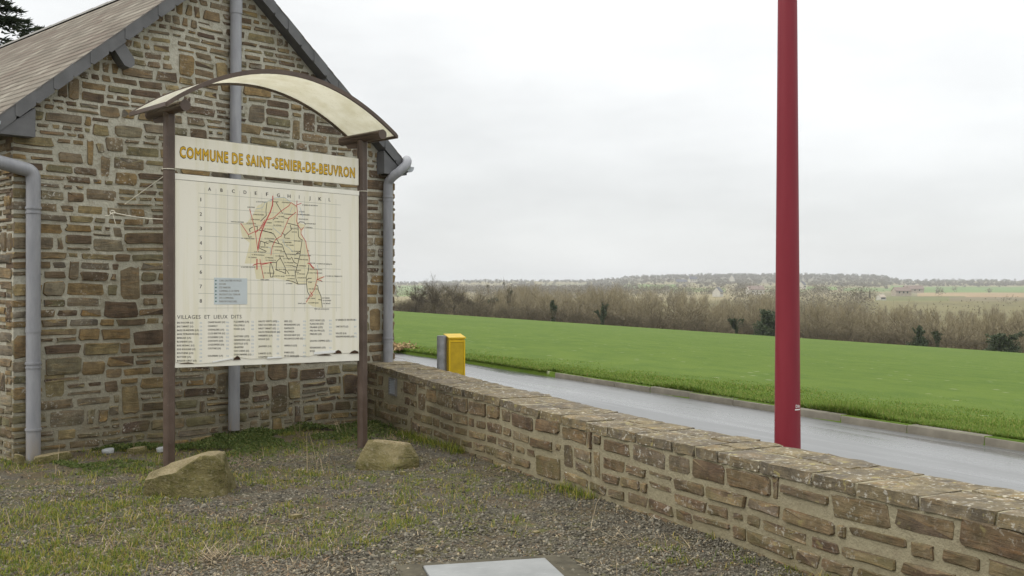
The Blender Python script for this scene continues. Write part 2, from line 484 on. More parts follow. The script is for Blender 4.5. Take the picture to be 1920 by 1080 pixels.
M['farslate'] = plain('far_slate', (.11,.11,.12), .7, .3, .1, 1)
M['farred'] = plain('far_red_roof', (.21,.165,.14), .9, .2, .1, 1)
M['glass'] = plain('dark_glass', (.03,.035,.04), .1, .5, .1, 1)
M['leafdead'] = plain('dead_leaves', (.34,.24,.13), .9, .1, .25, 20)

# ------------------------------------------------------------------ setting: yard, road, kerb side, field, hills
rng = np.random.default_rng(5)
random.seed(4)
WD = Vector((.449, -.893, 0)).normalized()     # direction of the yard wall, away from the house
WN = Vector((-WD.y, WD.x, 0))                  # towards the road
W0 = Vector((-1.748, 12.62, 0))
def along(a, b, z=0.0):                        # a metres along the wall line, b metres towards the road
    q = W0 + WD * a + WN * b; return (q.x, q.y, z)
WALL_T = .52
ROAD_A, ROAD_B = 1.05, 4.95                    # the carriageway, measured from the yard face of the wall

# yard ground: a gently uneven sheet up to the wall line, large to the left and behind
def sheet(name, a_list, b_list, zf, mat):
    V, Q = [], []
    for a in a_list:
        for b in b_list:
            V.append(along(a, b, zf(a, b)))
    n = len(b_list)
    for i in range(len(a_list)-1):
        for j in range(n-1):
            k = i*n + j; Q.append((k, k+n, k+n+1, k+1))
    o = mesh_tris(name, V, Q, mat, smooth=True)
    bm = bmesh.new(); bm.from_mesh(o.data); bmesh.ops.recalc_face_normals(bm, faces=bm.faces)
    if sum(f.normal.z for f in bm.faces) < 0: bmesh.ops.reverse_faces(bm, faces=bm.faces)
    bm.to_mesh(o.data); bm.free()
    return o
def cover_fade(X, Y): return np.clip((np.hypot(X+.065, Y-5.635)-.75)/.4, 0, 1)
def yard_z(a, b):
    p = along(a, b)
    fade = min(1, max(0, (0.4 - b) / .4)) * float(cover_fade(p[0], p[1]))
    return (float(vnoise(p[0], p[1], .8, 1)) - .5) * .05 * fade + (float(vnoise(p[0], p[1], 2.7, 2)) - .5) * .02 * fade
al = list(np.arange(-3, 16, .2)); bl = list(np.arange(-9, .35, .2)) + [.35]
tag(sheet('ground', [-260,-120,-60,-30,-12,-6] + al + [18,24,40,80,200], [-260,-120,-60,-30,-16,-11] + bl, yard_z, M['ground']), kind='structure')
tag(sheet('pavement', [-260,-60,-20] + list(np.arange(-8, 20, 1.0)) + [40,200], [.35,.7,ROAD_A], lambda a, b: 0.004, M['path']), kind='structure')
tag(sheet('road', [-260,-90,-40] + list(np.arange(-24, 20, 1.0)) + [40,200], [ROAD_A, 2.0, 3.0, 4.0, ROAD_B],
          lambda a, b: .02 - .012*abs(b-3.0), M['road']), kind='structure')

KP = Vector(along(0, ROAD_B)); 
def kerb_Y(px):                                # depth where the picture column meets the far road edge
    r = (px-960)/F
    d = WD
    # KP + t*d : X = r*Y
    t = (r*KP.y - KP.x) / (d.x - r*d.y)
    return KP.y + t*d.y
def edge_Y(px): return float(np.interp(px, [60,740,1920,3200,6000], [215,170,110,82,60]))
def edge_y(px): return float(np.interp(px, [60,740,1920,3200,6000], [548,583,662,735,860]))
cols = [130,200,280,360,440,520,600,680] + list(range(720, 1960, 20)) + list(range(1980, 3200, 120)) + [3300,3600,4000,4600,5400]
V, Q = [], []; NR = 44
for px in cols:
    yk, ye = kerb_Y(px), edge_Y(px)
    ze = EYE - (edge_y(px)-540)/F*ye
    for j in range(NR):
        t = (j/(NR-1))**2.2
        Y = yk + (ye-yk)*t
        bank = .10*math.exp(-((Y-yk)/1.2)**2) if False else 0
        z = .09 + (ze-.09)*t
        V.append(((px-960)/F*Y, Y, z - (.16 if j == 0 else 0)))
for i in range(len(cols)-1):
    for j in range(NR-1):
        k = i*NR + j; Q.append((k, k+NR, k+NR+1, k+1))
tag(mesh_tris('field', V, Q, M['field'], smooth=True), kind='structure')

# land beyond the field: falls into the valley, then rises to the far hills
SKY_X = [-3000,400,740,800,900,1100,1150,1200,1330,1450,1560,1655,1675,1720,1800,1920,2400,6000]
SKY_Y = [522,522,528,527,524,524,520,516,513,512,513,515,521,524,523,524,520,522]
def skyline(px): return float(np.interp(px, SKY_X, SKY_Y))
FAR0, FAR1 = 620.0, 3000.0
def far_y(px, Y):
    t = (Y-FAR0)/(FAR1-FAR0)
    return 566 + (skyline(px)+3-566)*t**.8
def land_z(px, Y):
    ye = edge_Y(px); ze = EYE - (edge_y(px)-540)/F*ye
    if Y <= FAR0:
        return float(np.interp(Y, [ye, ye+10, ye+30, ye+70, 360, 480, FAR0], [ze-.02, ze-1.2, ze-4.2, min(ze-7, -11), -14, -13.0, EYE-(566-540)/F*FAR0]))
    if Y <= FAR1: return EYE - (far_y(px, Y)-540)/F*Y
    return EYE - (skyline(px)+3-540)/F*FAR1 - (Y-FAR1)*.05
PATCH = [(1175,1262,534,543,(.13,.20,.05)),(1258,1370,540,548,(.155,.205,.065)),(1508,1568,538,544,(.14,.20,.06)),(1580,1680,540,547,(.13,.18,.06)),
         (1668,1722,536,546,(.14,.20,.06)),(1690,1990,538,549,(.125,.19,.055)),(1722,2000,549,558,(.28,.205,.115)),(1405,1510,543,548,(.15,.16,.07)),
         (1640,1800,556,570,(.14,.145,.06)),(1420,1470,536,541,(.16,.17,.075)),(740,800,536,556,(.14,.19,.06)),(1560,1720,549,556,(.17,.155,.085)),(1780,2000,558,600,(.15,.13,.075)),
         (1000,1100,532,537,(.17,.16,.09)),(860,960,533,540,(.19,.165,.10))]
cols2 = [-5200,-3400,-2200,-1300,-700,-300,0,300,500,640] + list(range(720, 2010, 10)) + [2060,2160,2300,2500,2800,3200,3800,4600,5400,7000]
rows_near = None
V, Q, tint = [], [], []
RELS = [0,.04,.1,.2,.35,.55,.78,1.0]
YF = [FAR0 + (FAR1-FAR0)*(k/46)**1.15 for k in range(1, 47)] + [3300, 3800, 5000]
NC = len(RELS) + len(YF)
for px in cols2:
    ye = edge_Y(px)
    for r in RELS:
        Y = ye + (FAR0-ye)*r; V.append(((px-960)/F*Y, Y, land_z(px, Y)))
    for Y in YF: V.append(((px-960)/F*Y, Y, land_z(px, Y)))
for i in range(len(cols2)-1):
    for j in range(NC-1):
        k = i*NC + j; Q.append((k, k+NC, k+NC+1, k+1))
        px = (cols2[i]+cols2[i+1])/2
        if j < len(RELS): c = (.155,.14,.068)
        else:
            yy = far_y(px, YF[min(j-len(RELS), 45)])
            wv = math.sin(px*.021)*1.5 + math.sin(px*.007+1)*1.2
            c = (.23,.20,.11) if yy+wv > 531 else ((.22,.195,.12) if yy+wv > 528 else (.15,.135,.095))
            for (a0, a1, b0, b1, pc) in PATCH:
                if a0 + wv*3 <= px <= a1 + wv*4 and b0 <= yy <= b1: c = pc
        tint.append(c)
hills = mesh_tris('hills', V, Q, M['hills'], smooth=True)
at = hills.data.color_attributes.new('tint', 'FLOAT_COLOR', 'CORNER')
buf = np.ones((len(Q), 4, 4), np.float32); buf[:, :, :3] = np.array(tint)[:, None, :]
at.data.foreach_set('color', buf.ravel())
tag(hills, kind='structure')

# kerb stones on the far side of the road, from where the kerb begins towards the right
kerb = tag(empty('kerb', along(5.9, ROAD_B)), kind='structure')
kerb.rotation_euler = (0, 0, math.atan2(WD.y, WD.x))
kb = MB().box((0, 0, -.1), (.996, .17, .085)).build('kerb_stone', M['kerb'], kerb, smooth=True, bevel=.014)
kb.location = (-10.15, .002, 0)
for k in range(1, 24):
    c = kb.copy(); C.objects.link(c); c.parent = kerb
    c.location = (-10.15 + k*1.0, .002 + random.uniform(-.006, .006), random.uniform(-.006, .006))
    c.rotation_euler = (0, 0, random.uniform(-.006, .006))

# ------------------------------------------------------------------ stonework
def rubble(x0, x1, z0, z1, rg, hr, wr, gap, reserved=(), split=.3, tall=.05):
    """rectangles of uneven coursed rubble"""
    out = [tuple(r) for r in reserved]; res = list(reserved)
    z = z0
    while z < z1 - .03:
        h = rg.uniform(*hr)
        if z + h > z1 - hr[0]*.8: h = z1 - z
        x = x0 - rg.uniform(0, wr[0]*.5)*0
        while x < x1 - .02:
            w = min(wr[1], max(wr[0], h * rg.uniform(1.3, 4.2)))
            if x + w > x1 - wr[0]*.6: w = x1 - x
            hit = None
            for r in res:
                if r[0] < x+w-1e-5 and r[1] > x+1e-5 and r[2] < z+h-.012 and r[3] > z+.012:
                    if hit is None or r[0] < hit[0]: hit = r
            if hit:
                if hit[0] - x > wr[0]*.7:
                    w = hit[0] - x
                else:
                    if z < hit[2] - .045: out.append((max(x, hit[0]), min(hit[1], x1), z, hit[2]))
                    if z + h > hit[3] + .045: out.append((max(x, hit[0]), min(hit[1], x1), hit[3], z+h))
                    if hit[0] - x > .06: out.append((x, hit[0], z, z+h))
                    x = hit[1]; continue
            q = rg.random()
            if q < tall and w < h*2.6 and z + h*2.0 < z1:
                r = (x, x+w*.8, z, z+h+rg.uniform(.6,1.1)*hr[1]); out.append(r); res.append(r); x += w*.8; continue
            if q < tall + split and h > (hr[0]+hr[1])*.52 and w > .16:
                c = z + h*rg.uniform(.38, .62)
                if rg.random() < .5:
                    out.append((x, x+w, z, c)); m_ = x + w*rg.uniform(.35, .65); out.append((x, m_, c, z+h)); out.append((m_, x+w, c, z+h))
                else:
                    m_ = x + w*rg.uniform(.35, .65); out.append((x, m_, z, c)); out.append((m_, x+w, z, c)); out.append((x, x+w, c, z+h))
            else:
                out.append((x, x+w, z, z+h))
            x += w
        z += h
    # close the gaps that remain with small stones
    c_ = .02; nx_, nz_ = int((x1-x0)/c_), int((z1-z0)/c_)
    G = np.zeros((nx_+1, nz_+1), bool)
    for r in out: G[max(0, int((r[0]-x0)/c_+.5)):int((r[1]-x0)/c_+.5), max(0, int((r[2]-z0)/c_+.5)):int((r[3]-z0)/c_+.5)] = True
    for j in range(nz_):
        i = 0
        while i < nx_:
            if G[i, j]: i += 1; continue
            e = i
            while e < nx_ and not G[e, j] and e-i < 15: e += 1
            t_ = j
            while t_ < nz_ and not G[i:e, t_].any() and t_-j < 6: t_ += 1
            if e-i >= 3 and t_-j >= 2: out.append((x0+i*c_, x0+e*c_, z0+j*c_, z0+t_*c_)); G[i:e, j:t_] = True
            i = max(e, i+1)
    return out

def wob(x, z, k=1.0):
    return (mnoise.noise(Vector((x*1.1, z*2.3, 3.1)))*.028*k, mnoise.noise(Vector((x*1.6, z*1.3, 9.7)))*.024*k)

def stone_verts(rect, rg, gap, proud, deep=.03, clip=None, left_end=False, right_end=False):
    x0, x1, z0, z1 = rect
    g = gap*rg.uniform(.75, 1.25)/2
    xa = x0 + (g if not left_end else -.012*rg.random()); xb = x1 - (g if not right_end else -.018*rg.random())
    za, zb = z0 + g*.9, z1 - g*.9
    w, h = xb-xa, zb-za
    if w < .025 or h < .015: return None
    s = min(w, h)
    j = lambda a: rg.uniform(-a, a)
    cx, cz = [rg.uniform(.04, .22)*s for _ in range(4)], [rg.uniform(.05, .26)*s for _ in range(4)]
    tl, tr_ = j(.13)*h, j(.13)*h
    pts = [(xa+cx[0], za+j(.02)*h), ((xa+xb)/2+j(.15)*w, za+j(.05)*h), (xb-cx[1], za+j(.03)*h), (xb+j(.012), za+cz[1]),
           (xb+j(.014), zb-cz[2]+tr_*.3), (xb-cx[2], zb-abs(tr_)*.7), ((xa+xb)/2+j(.15)*w, zb-abs(j(.07))*h), (xa+cx[3], zb-abs(tl)*.7), (xa+j(.014), zb-cz[3]), (xa+j(.012), za+cz[0])]
    if left_end: pts = [(xa, z) if i in (3+5, 9) else (x, z) for i, (x, z) in enumerate(pts)]
    n = len(pts)
    mx, mz = sum(p[0] for p in pts)/n, sum(p[1] for p in pts)/n
    rings = []
    for (inset, y) in ((0, deep), (0, -proud*.55), (min(.008, s*.12), -proud)):
        ring = []
        for (px, pz) in pts:
            d = math.hypot(px-mx, pz-mz) + 1e-6
            k = 1 - inset/d
            X, Z = mx+(px-mx)*k, mz+(pz-mz)*k
            dx, dz = wob(X, Z)
            X, Z = X+dx*.7*(0 if (left_end or right_end) else 1), Z+dz
            if clip: Z = min(Z, clip(X))
            ring.append((X, y + (j(.004) if inset else 0), Z))
        rings.append(ring)
    dx, dz = wob(mx, mz)
    vs = [p for r in rings for p in r] + [(mx+dx*.7, -proud-rg.uniform(-.003, .006), (min(mz+dz, clip(mx)-.01) if clip else mz+dz))]
    fs = []
    for a in range(2):
        for i in range(n):
            k = (i+1) % n
            fs.append((a*n+i, a*n+k, a*n+n+k, a*n+n+i))
    for i in range(n): fs.append((2*n+i, 2*n+(i+1) % n, 3*n))
    return vs, fs

def stone_obj(name, vf, mat, parent):
    me = bpy.data.meshes.new(name); me.from_pydata(vf[0], [], vf[1]); me.materials.append(mat)
    me.polygons.foreach_set('use_smooth', [True]*len(me.polygons)); me.set_sharp_from_angle(angle=R(27)); me.update()
    return link(name, me, parent)

# ------------------------------------------------------------------ the stone house
HL = Vector((-4.603, 9.6, 0)); HROT = math.atan2(.727, .686); HW, HDEP = 4.564, 9.0
APEX, PITCH = 5.18, .845
house = tag(empty('stone_house', HL, HROT), 'rubble stone house with a steep brown roof behind the map board', 'house')
HG, HD = Vector((.686, .727, 0)).normalized(), Vector((-.727, .686, 0)).normalized()
def gable_uz(px, py, yoff=0.0):         # picture point -> house-local (x, z) on the gable plane y = yoff
    o = HL + HD*yoff
    r = (px-960)/F
    u = (r*o.y - o.x)/(HG.x - r*HG.y)
    Y = o.y + u*HG.y
    return u, EYE - (py-540)/F*Y
mid = 2.215
roof_under = lambda x: APEX - .13 - PITCH*abs(x-mid)
b = MB()
zs = roof_under(0)
zr0 = roof_under(HW)
b.add([(0,0,-.2),(HW,0,-.2),(HW,0,zr0),(mid,0,roof_under(mid)),(0,0,zs),(0,HDEP,-.2),(HW,HDEP,-.2),(HW,HDEP,zr0),(mid,HDEP,roof_under(mid)),(0,HDEP,zs)],
      [(0,1,2,3,4),(5,9,8,7,6),(0,4,9,5),(1,6,7,2),(2,7,8,3),(3,8,9,4)])
b.build('wall', M['mortar'], house)
# some big stones stand where the photograph shows them (picture boxes)
BIG = [(214,228,268,262),(160,350,220,381),(224,497,264,562),(193,562,258,596),(334,97,364,147),(170,226,206,258),(195,252,232,286),(282,400,352,428),(120,436,172,462),
       (232,432,318,462),(80,526,126,560),(245,616,310,648),(150,675,200,702),(80,668,152,702),(214,318,256,350),(225,722,262,778),(90,768,160,796),(560,690,612,712),(508,718,540,772),(640,700,674,740),
       (500,662,542,712),(440,718,470,745)]
resv = []
for (a, b0, c, d) in BIG:
    u0, zt = gable_uz(a, b0); u1, zb = gable_uz(c, d)
    resv.append((u0, u1, min(zt, zb), max(zt, zb)))
rg = random.Random(11)
rects = rubble(0, HW, -.05, 5.1, rg, (.06, .148), (.10, .38), .022, resv, split=.2, tall=.07)
cutr = []
for r in rects:
    if r[3] > min(roof_under(r[0]), roof_under(r[1])) - .02 and r[1]-r[0] > .14:
        nsp = max(2, int((r[1]-r[0])/.09)); wsp = (r[1]-r[0])/nsp
        cutr += [(r[0]+k*wsp, r[0]+(k+1)*wsp, r[2], r[3]) for k in range(nsp)]
    else: cutr.append(r)
rects = cutr
items = []
bx0, bx1 = gable_uz(328, 500)[0], gable_uz(672, 500)[0]
for r in rects:
    cx, cz = (r[0]+r[1])/2, (r[2]+r[3])/2
    if r[2] > roof_under(cx) - .05: continue
    vf = stone_verts(r, rg, rg.uniform(.024, .046), rg.uniform(.003, .016), .02 if 0.01 < r[0] and r[1] < HW-.01 else .16,
                     clip=lambda x: roof_under(x)-.01, left_end=r[0] <= .011, right_end=r[1] >= HW-.011)
    if not vf: continue
    Yd = HL.y + cx*HG.y
    X = HL.x + cx*HG.x
    px, py = 960 + F*X/Yd, 540 - F*(cz-EYE)/Yd
    hid = (350 < px < 655 and 345 + .09*(px-350) < py < 668) or py < -5
    vis = (r[1]-r[0])*(r[3]-r[2])/Yd**2 * (0.001 if hid else 1)
    items.append((vis, vf))
items.sort(key=lambda q: -q[0])
for vis, vf in items[:300]: stone_obj('stone', vf, M['stone'], house)
b = MB()
for vis, vf in items[300:]: b.add(*vf)
# the long side wall round the left corner
rg2 = random.Random(23)
for r in rubble(0.02, 5.0, -.05, zs-.02, rg2, (.06, .16), (.14, .42), .024):
    vf = stone_verts(r, rg2, .032, rg2.uniform(.008, .018), .02)
    if vf: b.add([(y, x, z) for (x, y, z) in vf[0]], [f[::-1] for f in vf[1]])
# short return on the right-hand side wall
for r in rubble(0.16, 3.0, -.05, zs-.02, rg2, (.06, .16), (.14, .42), .024):
    vf = stone_verts(r, rg2, .032, rg2.uniform(.008, .018), .02)
    if vf: b.add([(HW-y, x, z) for (x, y, z) in vf[0]], vf[1])
o = b.build('small_stones', M['stone'], house, smooth=True); o['kind'] = 'stuff'

# roof: boards, overlapping tiles in courses, ridge, verge slates
OV, FO = .22, .15
roof = None
b = MB()
for s in (-1, 1):
    e = mid + s*(mid+OV)
    ze = APEX - .015 - PITCH*(mid+OV); za = APEX - .015
    th = .11
    b.add([(e,-FO,ze-th),(mid,-FO,za-th),(mid,HDEP,za-th),(e,HDEP,ze-th),(e,-FO,ze),(mid,-FO,za),(mid,HDEP,za),(e,HDEP,ze)],
          [(0,1,2,3),(4,7,6,5),(0,4,5,1),(3,2,6,7),(0,3,7,4)])
roof = b.build('roof', M['slate'], house)
b = MB(); rt = random.Random(8)
L = math.hypot(mid+OV, PITCH*(mid+OV)); ct = (mid+OV)/L; st = PITCH*(mid+OV)/L
expo, tw = .135, .22
for s in (-1, 1):
    nc = int(L/expo)
    for k in range(nc):
        d0 = -0.03 + k*expo
        y = -FO - .02 - (tw/2 if k % 2 else 0)
        while y < HDEP:
            y0, y1 = max(-FO-.02, y+.002), min(HDEP, y+tw-.002)
            y += tw
            if y1 - y0 < .03: continue
            jl = rt.uniform(-.004, .004); lift = rt.uniform(0, .004)
            def pt(d, h, yy):
                x = (mid+OV) - d*ct - h*st
                z = APEX - PITCH*(mid+OV) + d*st + h*ct
                return (mid + s*x, yy, z)
            a, c = d0 + jl, min(L, d0 + expo*1.25)
            h0 = .024 + lift*.5
            b.add([pt(a,h0,y0),pt(a,h0,y1),pt(a,h0+.017,y0),pt(a,h0+.017,y1),pt(c,.002,y0),pt(c,.002,y1),pt(c,-.012,y0),pt(c,-.012,y1)],
                  [(0,1,3,2),(2,3,5,4),(0,2,4,6),(1,7,5,3),(0,6,7,1)])
o = b.build('roof_tiles', M['tile'], house); o['kind'] = 'stuff'
for k in range(int((HDEP+FO)/.42)):
    y0 = -FO - .02 + k*.42
    MB().add([(mid-.07,y0,APEX-.035),(mid,y0,APEX+.032),(mid+.07,y0,APEX-.035),(mid-.07,y0+.417,APEX-.035),(mid,y0+.417,APEX+.028),(mid+.07,y0+.417,APEX-.035)],
             [(0,1,4,3),(1,2,5,4),(0,2,1),(3,4,5)]).build('ridge_tile', M['ridge'], house)
for s in (-1, 1):        # verge slates hung on the gable edge
    n = 14; dl = L/n
    for k in range(n):
        d0, d1 = k*dl, (k+1)*dl + .012
        def q(d, drop, y):
            x = (mid+OV) - d*ct; z = APEX + .01 - PITCH*(mid+OV) + d*st
            return (mid + s*x, y, z - drop)
        yy = -FO - .012 - (.006 if k % 2 else 0)
        D = .152
        pts = [q(d0, .0, yy), q(d1, .0, yy), q(d1, D, yy), q(d0+dl*.22, D, yy), q(d0, D*.72, yy)]
        pts2 = [(x, y+.007, z) for (x, y, z) in pts]
        MB().add(pts+pts2, [(0,1,2,3,4),(9,8,7,6,5),(0,5,6,1),(1,6,7,2),(2,7,8,3),(3,8,9,4),(4,9,5,0)]).build('verge_slate', M['slate'], house)
for s in (-1, 1):        # boxed eaves end at the foot of each verge
    xo = mid + s*(mid+OV-.02); xi = mid + s*(mid-.14)
    zt = APEX - .12 - PITCH*(mid+OV)
    zi = APEX - .12 - PITCH*(mid-.14)
    pts = [(xo,-FO+.0,zt-.01),(xi,-FO+.0,zt-.01),(xi,-FO+.0,zi-.04),(xo,-FO+.0,zt+.0)]
    pts2 = [(x, .35 if False else -.004, z) for (x, y, z) in pts]
    MB().add(pts+pts2, [(0,1,2,3),(7,6,5,4),(0,4,5,1),(1,5,6,2),(2,6,7,3),(3,7,4,0)]).build('eaves_box', M['slate'], house)
# slate clad purlin end on each slope
for s in (-1, 1):
    u, z = .93, 0
    x = mid + s*(mid-u); zz = roof_under(x) - .02
    w, l = .064, .255
    dx, dz = s*-.62, -.78          # leans inwards and down
    px_, pz_ = -dz*s*0+.78, s*-.62*-1
    a = Vector((x, 0, zz+.05)); t = Vector((dx*-1 if False else -s*.60, 0, -.80)); nrm = Vector((.80, 0, -.60*s))
    ring = []
    for (i, jv) in ((-w, -.06), (w, -.06), (w, l-.05), (w*.45, l), (-w*.45, l), (-w, l-.05)):
        p_ = a + nrm*i + t*jv; ring.append((p_.x, -FO+.004, p_.z))
    ring2 = [(x_, -.002, z_) for (x_, y_, z_) in ring]
    n = 6
    MB().add(ring+ring2, [tuple(range(n)), tuple(range(2*n-1, n-1, -1))] + [(i, i+n, (i+1) % n+n, (i+1) % n) for i in range(n)]).build('purlin_end', M['slate'], house)

def pipe_thing(name, label, path, rad, collars, cat='pipe', parent=None):
    pm = MB().tube(path, rad, 20)
    o = pm.build(name, M['pipe'], parent, smooth=True)
    for (p, r_, h_) in collars:
        p = Vector(p)
        c = MB().tube([p - Vector((0,0,h_/2)), p + Vector((0,0,h_/2))], r_, 20).build('collar', M['pipe'], o, smooth=True)
    return o
def arc(p0, p1, p2, n=6):
    p0, p1, p2 = Vector(p0), Vector(p1), Vector(p2)
    return [p0*(1-t)**2 + p1*2*t*(1-t) + p2*t*t for t in [k/n for k in range(n+1)]]
# left downpipe
ul = gable_uz(62.5, 500, -.085)[0]; zb_ = gable_uz(62.5, 322, -.085)[1]
pth = [(ul,-.085,-.05),(ul,-.085,zb_-.14)] + arc((ul,-.085,zb_-.07),(ul,-.085,zb_),(ul-.06,-.085,zb_+.015),5) + [(-.34,-.085,zb_+.10),(-.38,-.06,zb_+.2),(-.38,-.02,APEX-PITCH*(mid+OV)-.08)]
zc = lambda y: gable_uz(62.5, y, -.085)[1]
pl = pipe_thing('downpipe', '', pth, .064, [((ul,-.085,zc(390)),.072,.02),((ul,-.085,zc(399)),.070,.016),((ul,-.085,zc(618)),.068,.05),((ul,-.085,zc(681)),.072,.02),((ul,-.085,zc(689)),.070,.014),((ul,-.085,zc(805)),.073,.02)], parent=house)
# right downpipe standing on the yard wall
ur = gable_uz(727.5, 500, -.075)[0]; zr_ = gable_uz(727, 332, -.075)[1]
zc2 = lambda y: gable_uz(727, y, -.075)[1]
pth = [(ur,-.075,.66),(ur,-.075,zr_-.10)] + arc((ur,-.085,zr_-.06),(ur,-.14,zr_+.0),(ur+.05,-.21,zr_+.05),5) + [(ur+.16,-.235,zr_+.15),(ur+.20,-.20,zr_+.20),(2*mid+OV+.04,-.10,zr_+.23)]
pr = pipe_thing('downpipe', '', pth, .058, [((ur,-.075,zc2(369)),.066,.02),((ur,-.075,zc2(376)),.064,.014),((ur,-.075,zc2(634)),.066,.02),((ur,-.075,zc2(640)),.064,.014),((ur,-.075,zc2(656)),.062,.05)], parent=house)
# gutters along both eaves
for s in (-1, 1):
    gx = mid + s*(mid+OV+.025); gz = APEX - PITCH*(mid+OV) - .02
    vs_, fs_ = [], []
    for iy, y in enumerate((-FO-.03, HDEP)):
        for k in range(9):
            a = math.pi*k/8
            vs_.append((gx - math.cos(a)*.07, y, gz - math.sin(a)*.07))
    for k in range(8): fs_.append((k, k+1, k+10, k+9))
    fs_.append(tuple(range(9)))
    g = MB().add(vs_, fs_).build('gutter', M['zinc'], house, smooth=True)
# middle grey pipe on the gable
um = gable_uz(441, 400, -.075)[0]
zm = lambda y: gable_uz(441, y, -.075)[1]
pipe_thing('vent_pipe', '', [(um-.015,-.075,zm(806)),(um,-.075,zm(400)),(um+.012,-.075,4.95)], .061, [((um+.011,-.075,zm(12)),.067,.16)], parent=house)

# ------------------------------------------------------------------ the low yard wall
wall = tag(empty('yard_wall', W0, math.atan2(WD.y, WD.x)), 'low rubble stone wall with lichen on its coping, between the gravel yard and the road', 'wall')
WLEN = 11.6
wtop = lambda x: float(np.interp(x, [0,2.3,4.4,6.9,7.7,9,12], [.694,.640,.588,.570,.578,.592,.60])) + .006*math.sin(x*2.1)
b = MB(); n = 40
vs_ = []; fs_ = []
for i in range(n+1):
    x = -.35 + (WLEN+.35)*i/n
    for (y, z) in ((0, -.15), (0, wtop(x)-.012), (WALL_T, wtop(x)-.012), (WALL_T, -.15)): vs_.append((x, y, z))
for i in range(n):
    for k in range(4): fs_.append((i*4+k, i*4+(k+1) % 4, i*4+4+(k+1) % 4, i*4+4+k))
fs_ += [(0,1,2,3), tuple(n*4+k for k in (3,2,1,0))]
MB().add(vs_, fs_).build('core', M['mortar2'], wall)
rg3 = random.Random(31)
def wall_xz(px, py):
    r = (px-960)/F
    x = (r*W0.y - W0.x)/(WD.x - r*WD.y); Y = W0.y + x*WD.y
    return x, EYE - (py-540)/F*Y
BW = [(1000,770,1052,816),(1446,800,1560,1000)]
resw = []
for (a, t_, c, d_) in ((1003,772,1052,822),(1005,842,1055,910),(1455,912,1532,970),(1462,896,1560,948),(1592,1000,1702,1040),(1300,955,1372,998),(1570,965,1600,1015),(1215,890,1262,930)):
    x0, z1_ = wall_xz(a, t_); x1, z0_ = wall_xz(c, d_)
    resw.append((x0, x1, min(z0_, z1_), max(z0_, z1_)))
resw = [r for r in resw if not any(r is not q and r[0] < q[1] and q[0] < r[1] and r[2] < q[3] and q[2] < r[3] and (r[1]-r[0]) < (q[1]-q[0]) for q in resw)]
count = 0
for r in rubble(0.0, WLEN, -.04, .52, rg3, (.085, .15), (.12, .42), .026, resw, split=.14, tall=.09):
    cx = (r[0]+r[1])/2
    kz = (wtop(cx) - .070 + .04)/.56
    r = (r[0], r[1], -.04+(r[2]+.04)*kz, -.04+(r[3]+.04)*kz)
    vx, vz = wall_xz(738, 725)
    if r[0] < vx+.15 and r[1] > vx-.15 and r[2] < vz+.1 and r[3] > vz-.1: continue
    vf = stone_verts(r, rg3, rg3.uniform(.030, .062), rg3.uniform(.004, .022), .03)
    if vf: stone_obj('stone', vf, M['wall_stone'], wall); count += 1
b = MB(); rg4 = random.Random(77)
for r in rubble(0, WLEN, 0, .5, rg4, (.1, .16), (.14, .42), .03):
    vf = stone_verts(r, rg4, .035, rg4.uniform(.01, .02), .02)
    if vf: b.add([(x, WALL_T-y, z) for (x, y, z) in vf[0]], [f[::-1] for f in vf[1]])
o = b.build('small_stones', M['wall_stone'], wall, smooth='all'); o['kind'] = 'stuff'
# coping: flat rough stones in one or two rows
x = -.1
while x < WLEN:
    w = rg4.uniform(.24, .46)
    rowsy = [(-.022, WALL_T+.02)] if rg4.random() < .4 else [(-.022, WALL_T*rg4.uniform(.36,.64)), None]
    if len(rowsy) == 2: rowsy[1] = (rowsy[0][1], WALL_T+.02)
    for (ya, yb) in rowsy:
        hgt = rg4.uniform(.068, .077)
        nx, ny = 6, 5
        vs_, fs_ = [], []
        g = .007
        for lay in range(2):
            for i in range(nx):
                for jv in range(ny):
                    fx, fy = i/(nx-1), jv/(ny-1)
                    X = x+g + (w-2*g)*fx + rg4.uniform(-.012,.012); Yy = ya+g*.6 + (yb-ya-1.2*g)*fy + rg4.uniform(-.012,.012)
                    edge = (i in (0, nx-1)) or (jv in (0, ny-1))
                    zt = wtop(X)
                    z = zt - .072 if lay == 0 else zt - .072 + hgt - (.007 if edge else 0) + rg4.uniform(-.004,.004)
                    if lay == 1 and edge:
                        X = X + (.004 if i == 0 else -.004 if i == nx-1 else 0); Yy += (.005 if jv == 0 else -.005 if jv == ny-1 else 0)
                    vs_.append((X, Yy, z))
        N = nx*ny
        for i in range(nx-1):
            for jv in range(ny-1):
                k = N + i*ny + jv; fs_.append((k, k+ny, k+ny+1, k+1))
        rim = [i*ny for i in range(nx)] + [(nx-1)*ny+jv for jv in range(1, ny)] + [i*ny+ny-1 for i in range(nx-2, -1, -1)] + [jv for jv in range(ny-2, 0, -1)]
        for k in range(len(rim)):
            a_, c_ = rim[k], rim[(k+1) % len(rim)]; fs_.append((a_, c_, c_+N, a_+N))
        stone_obj('coping_stone', (vs_, fs_), M['coping'], wall).data.set_sharp_from_angle(angle=R(42))
    x += w
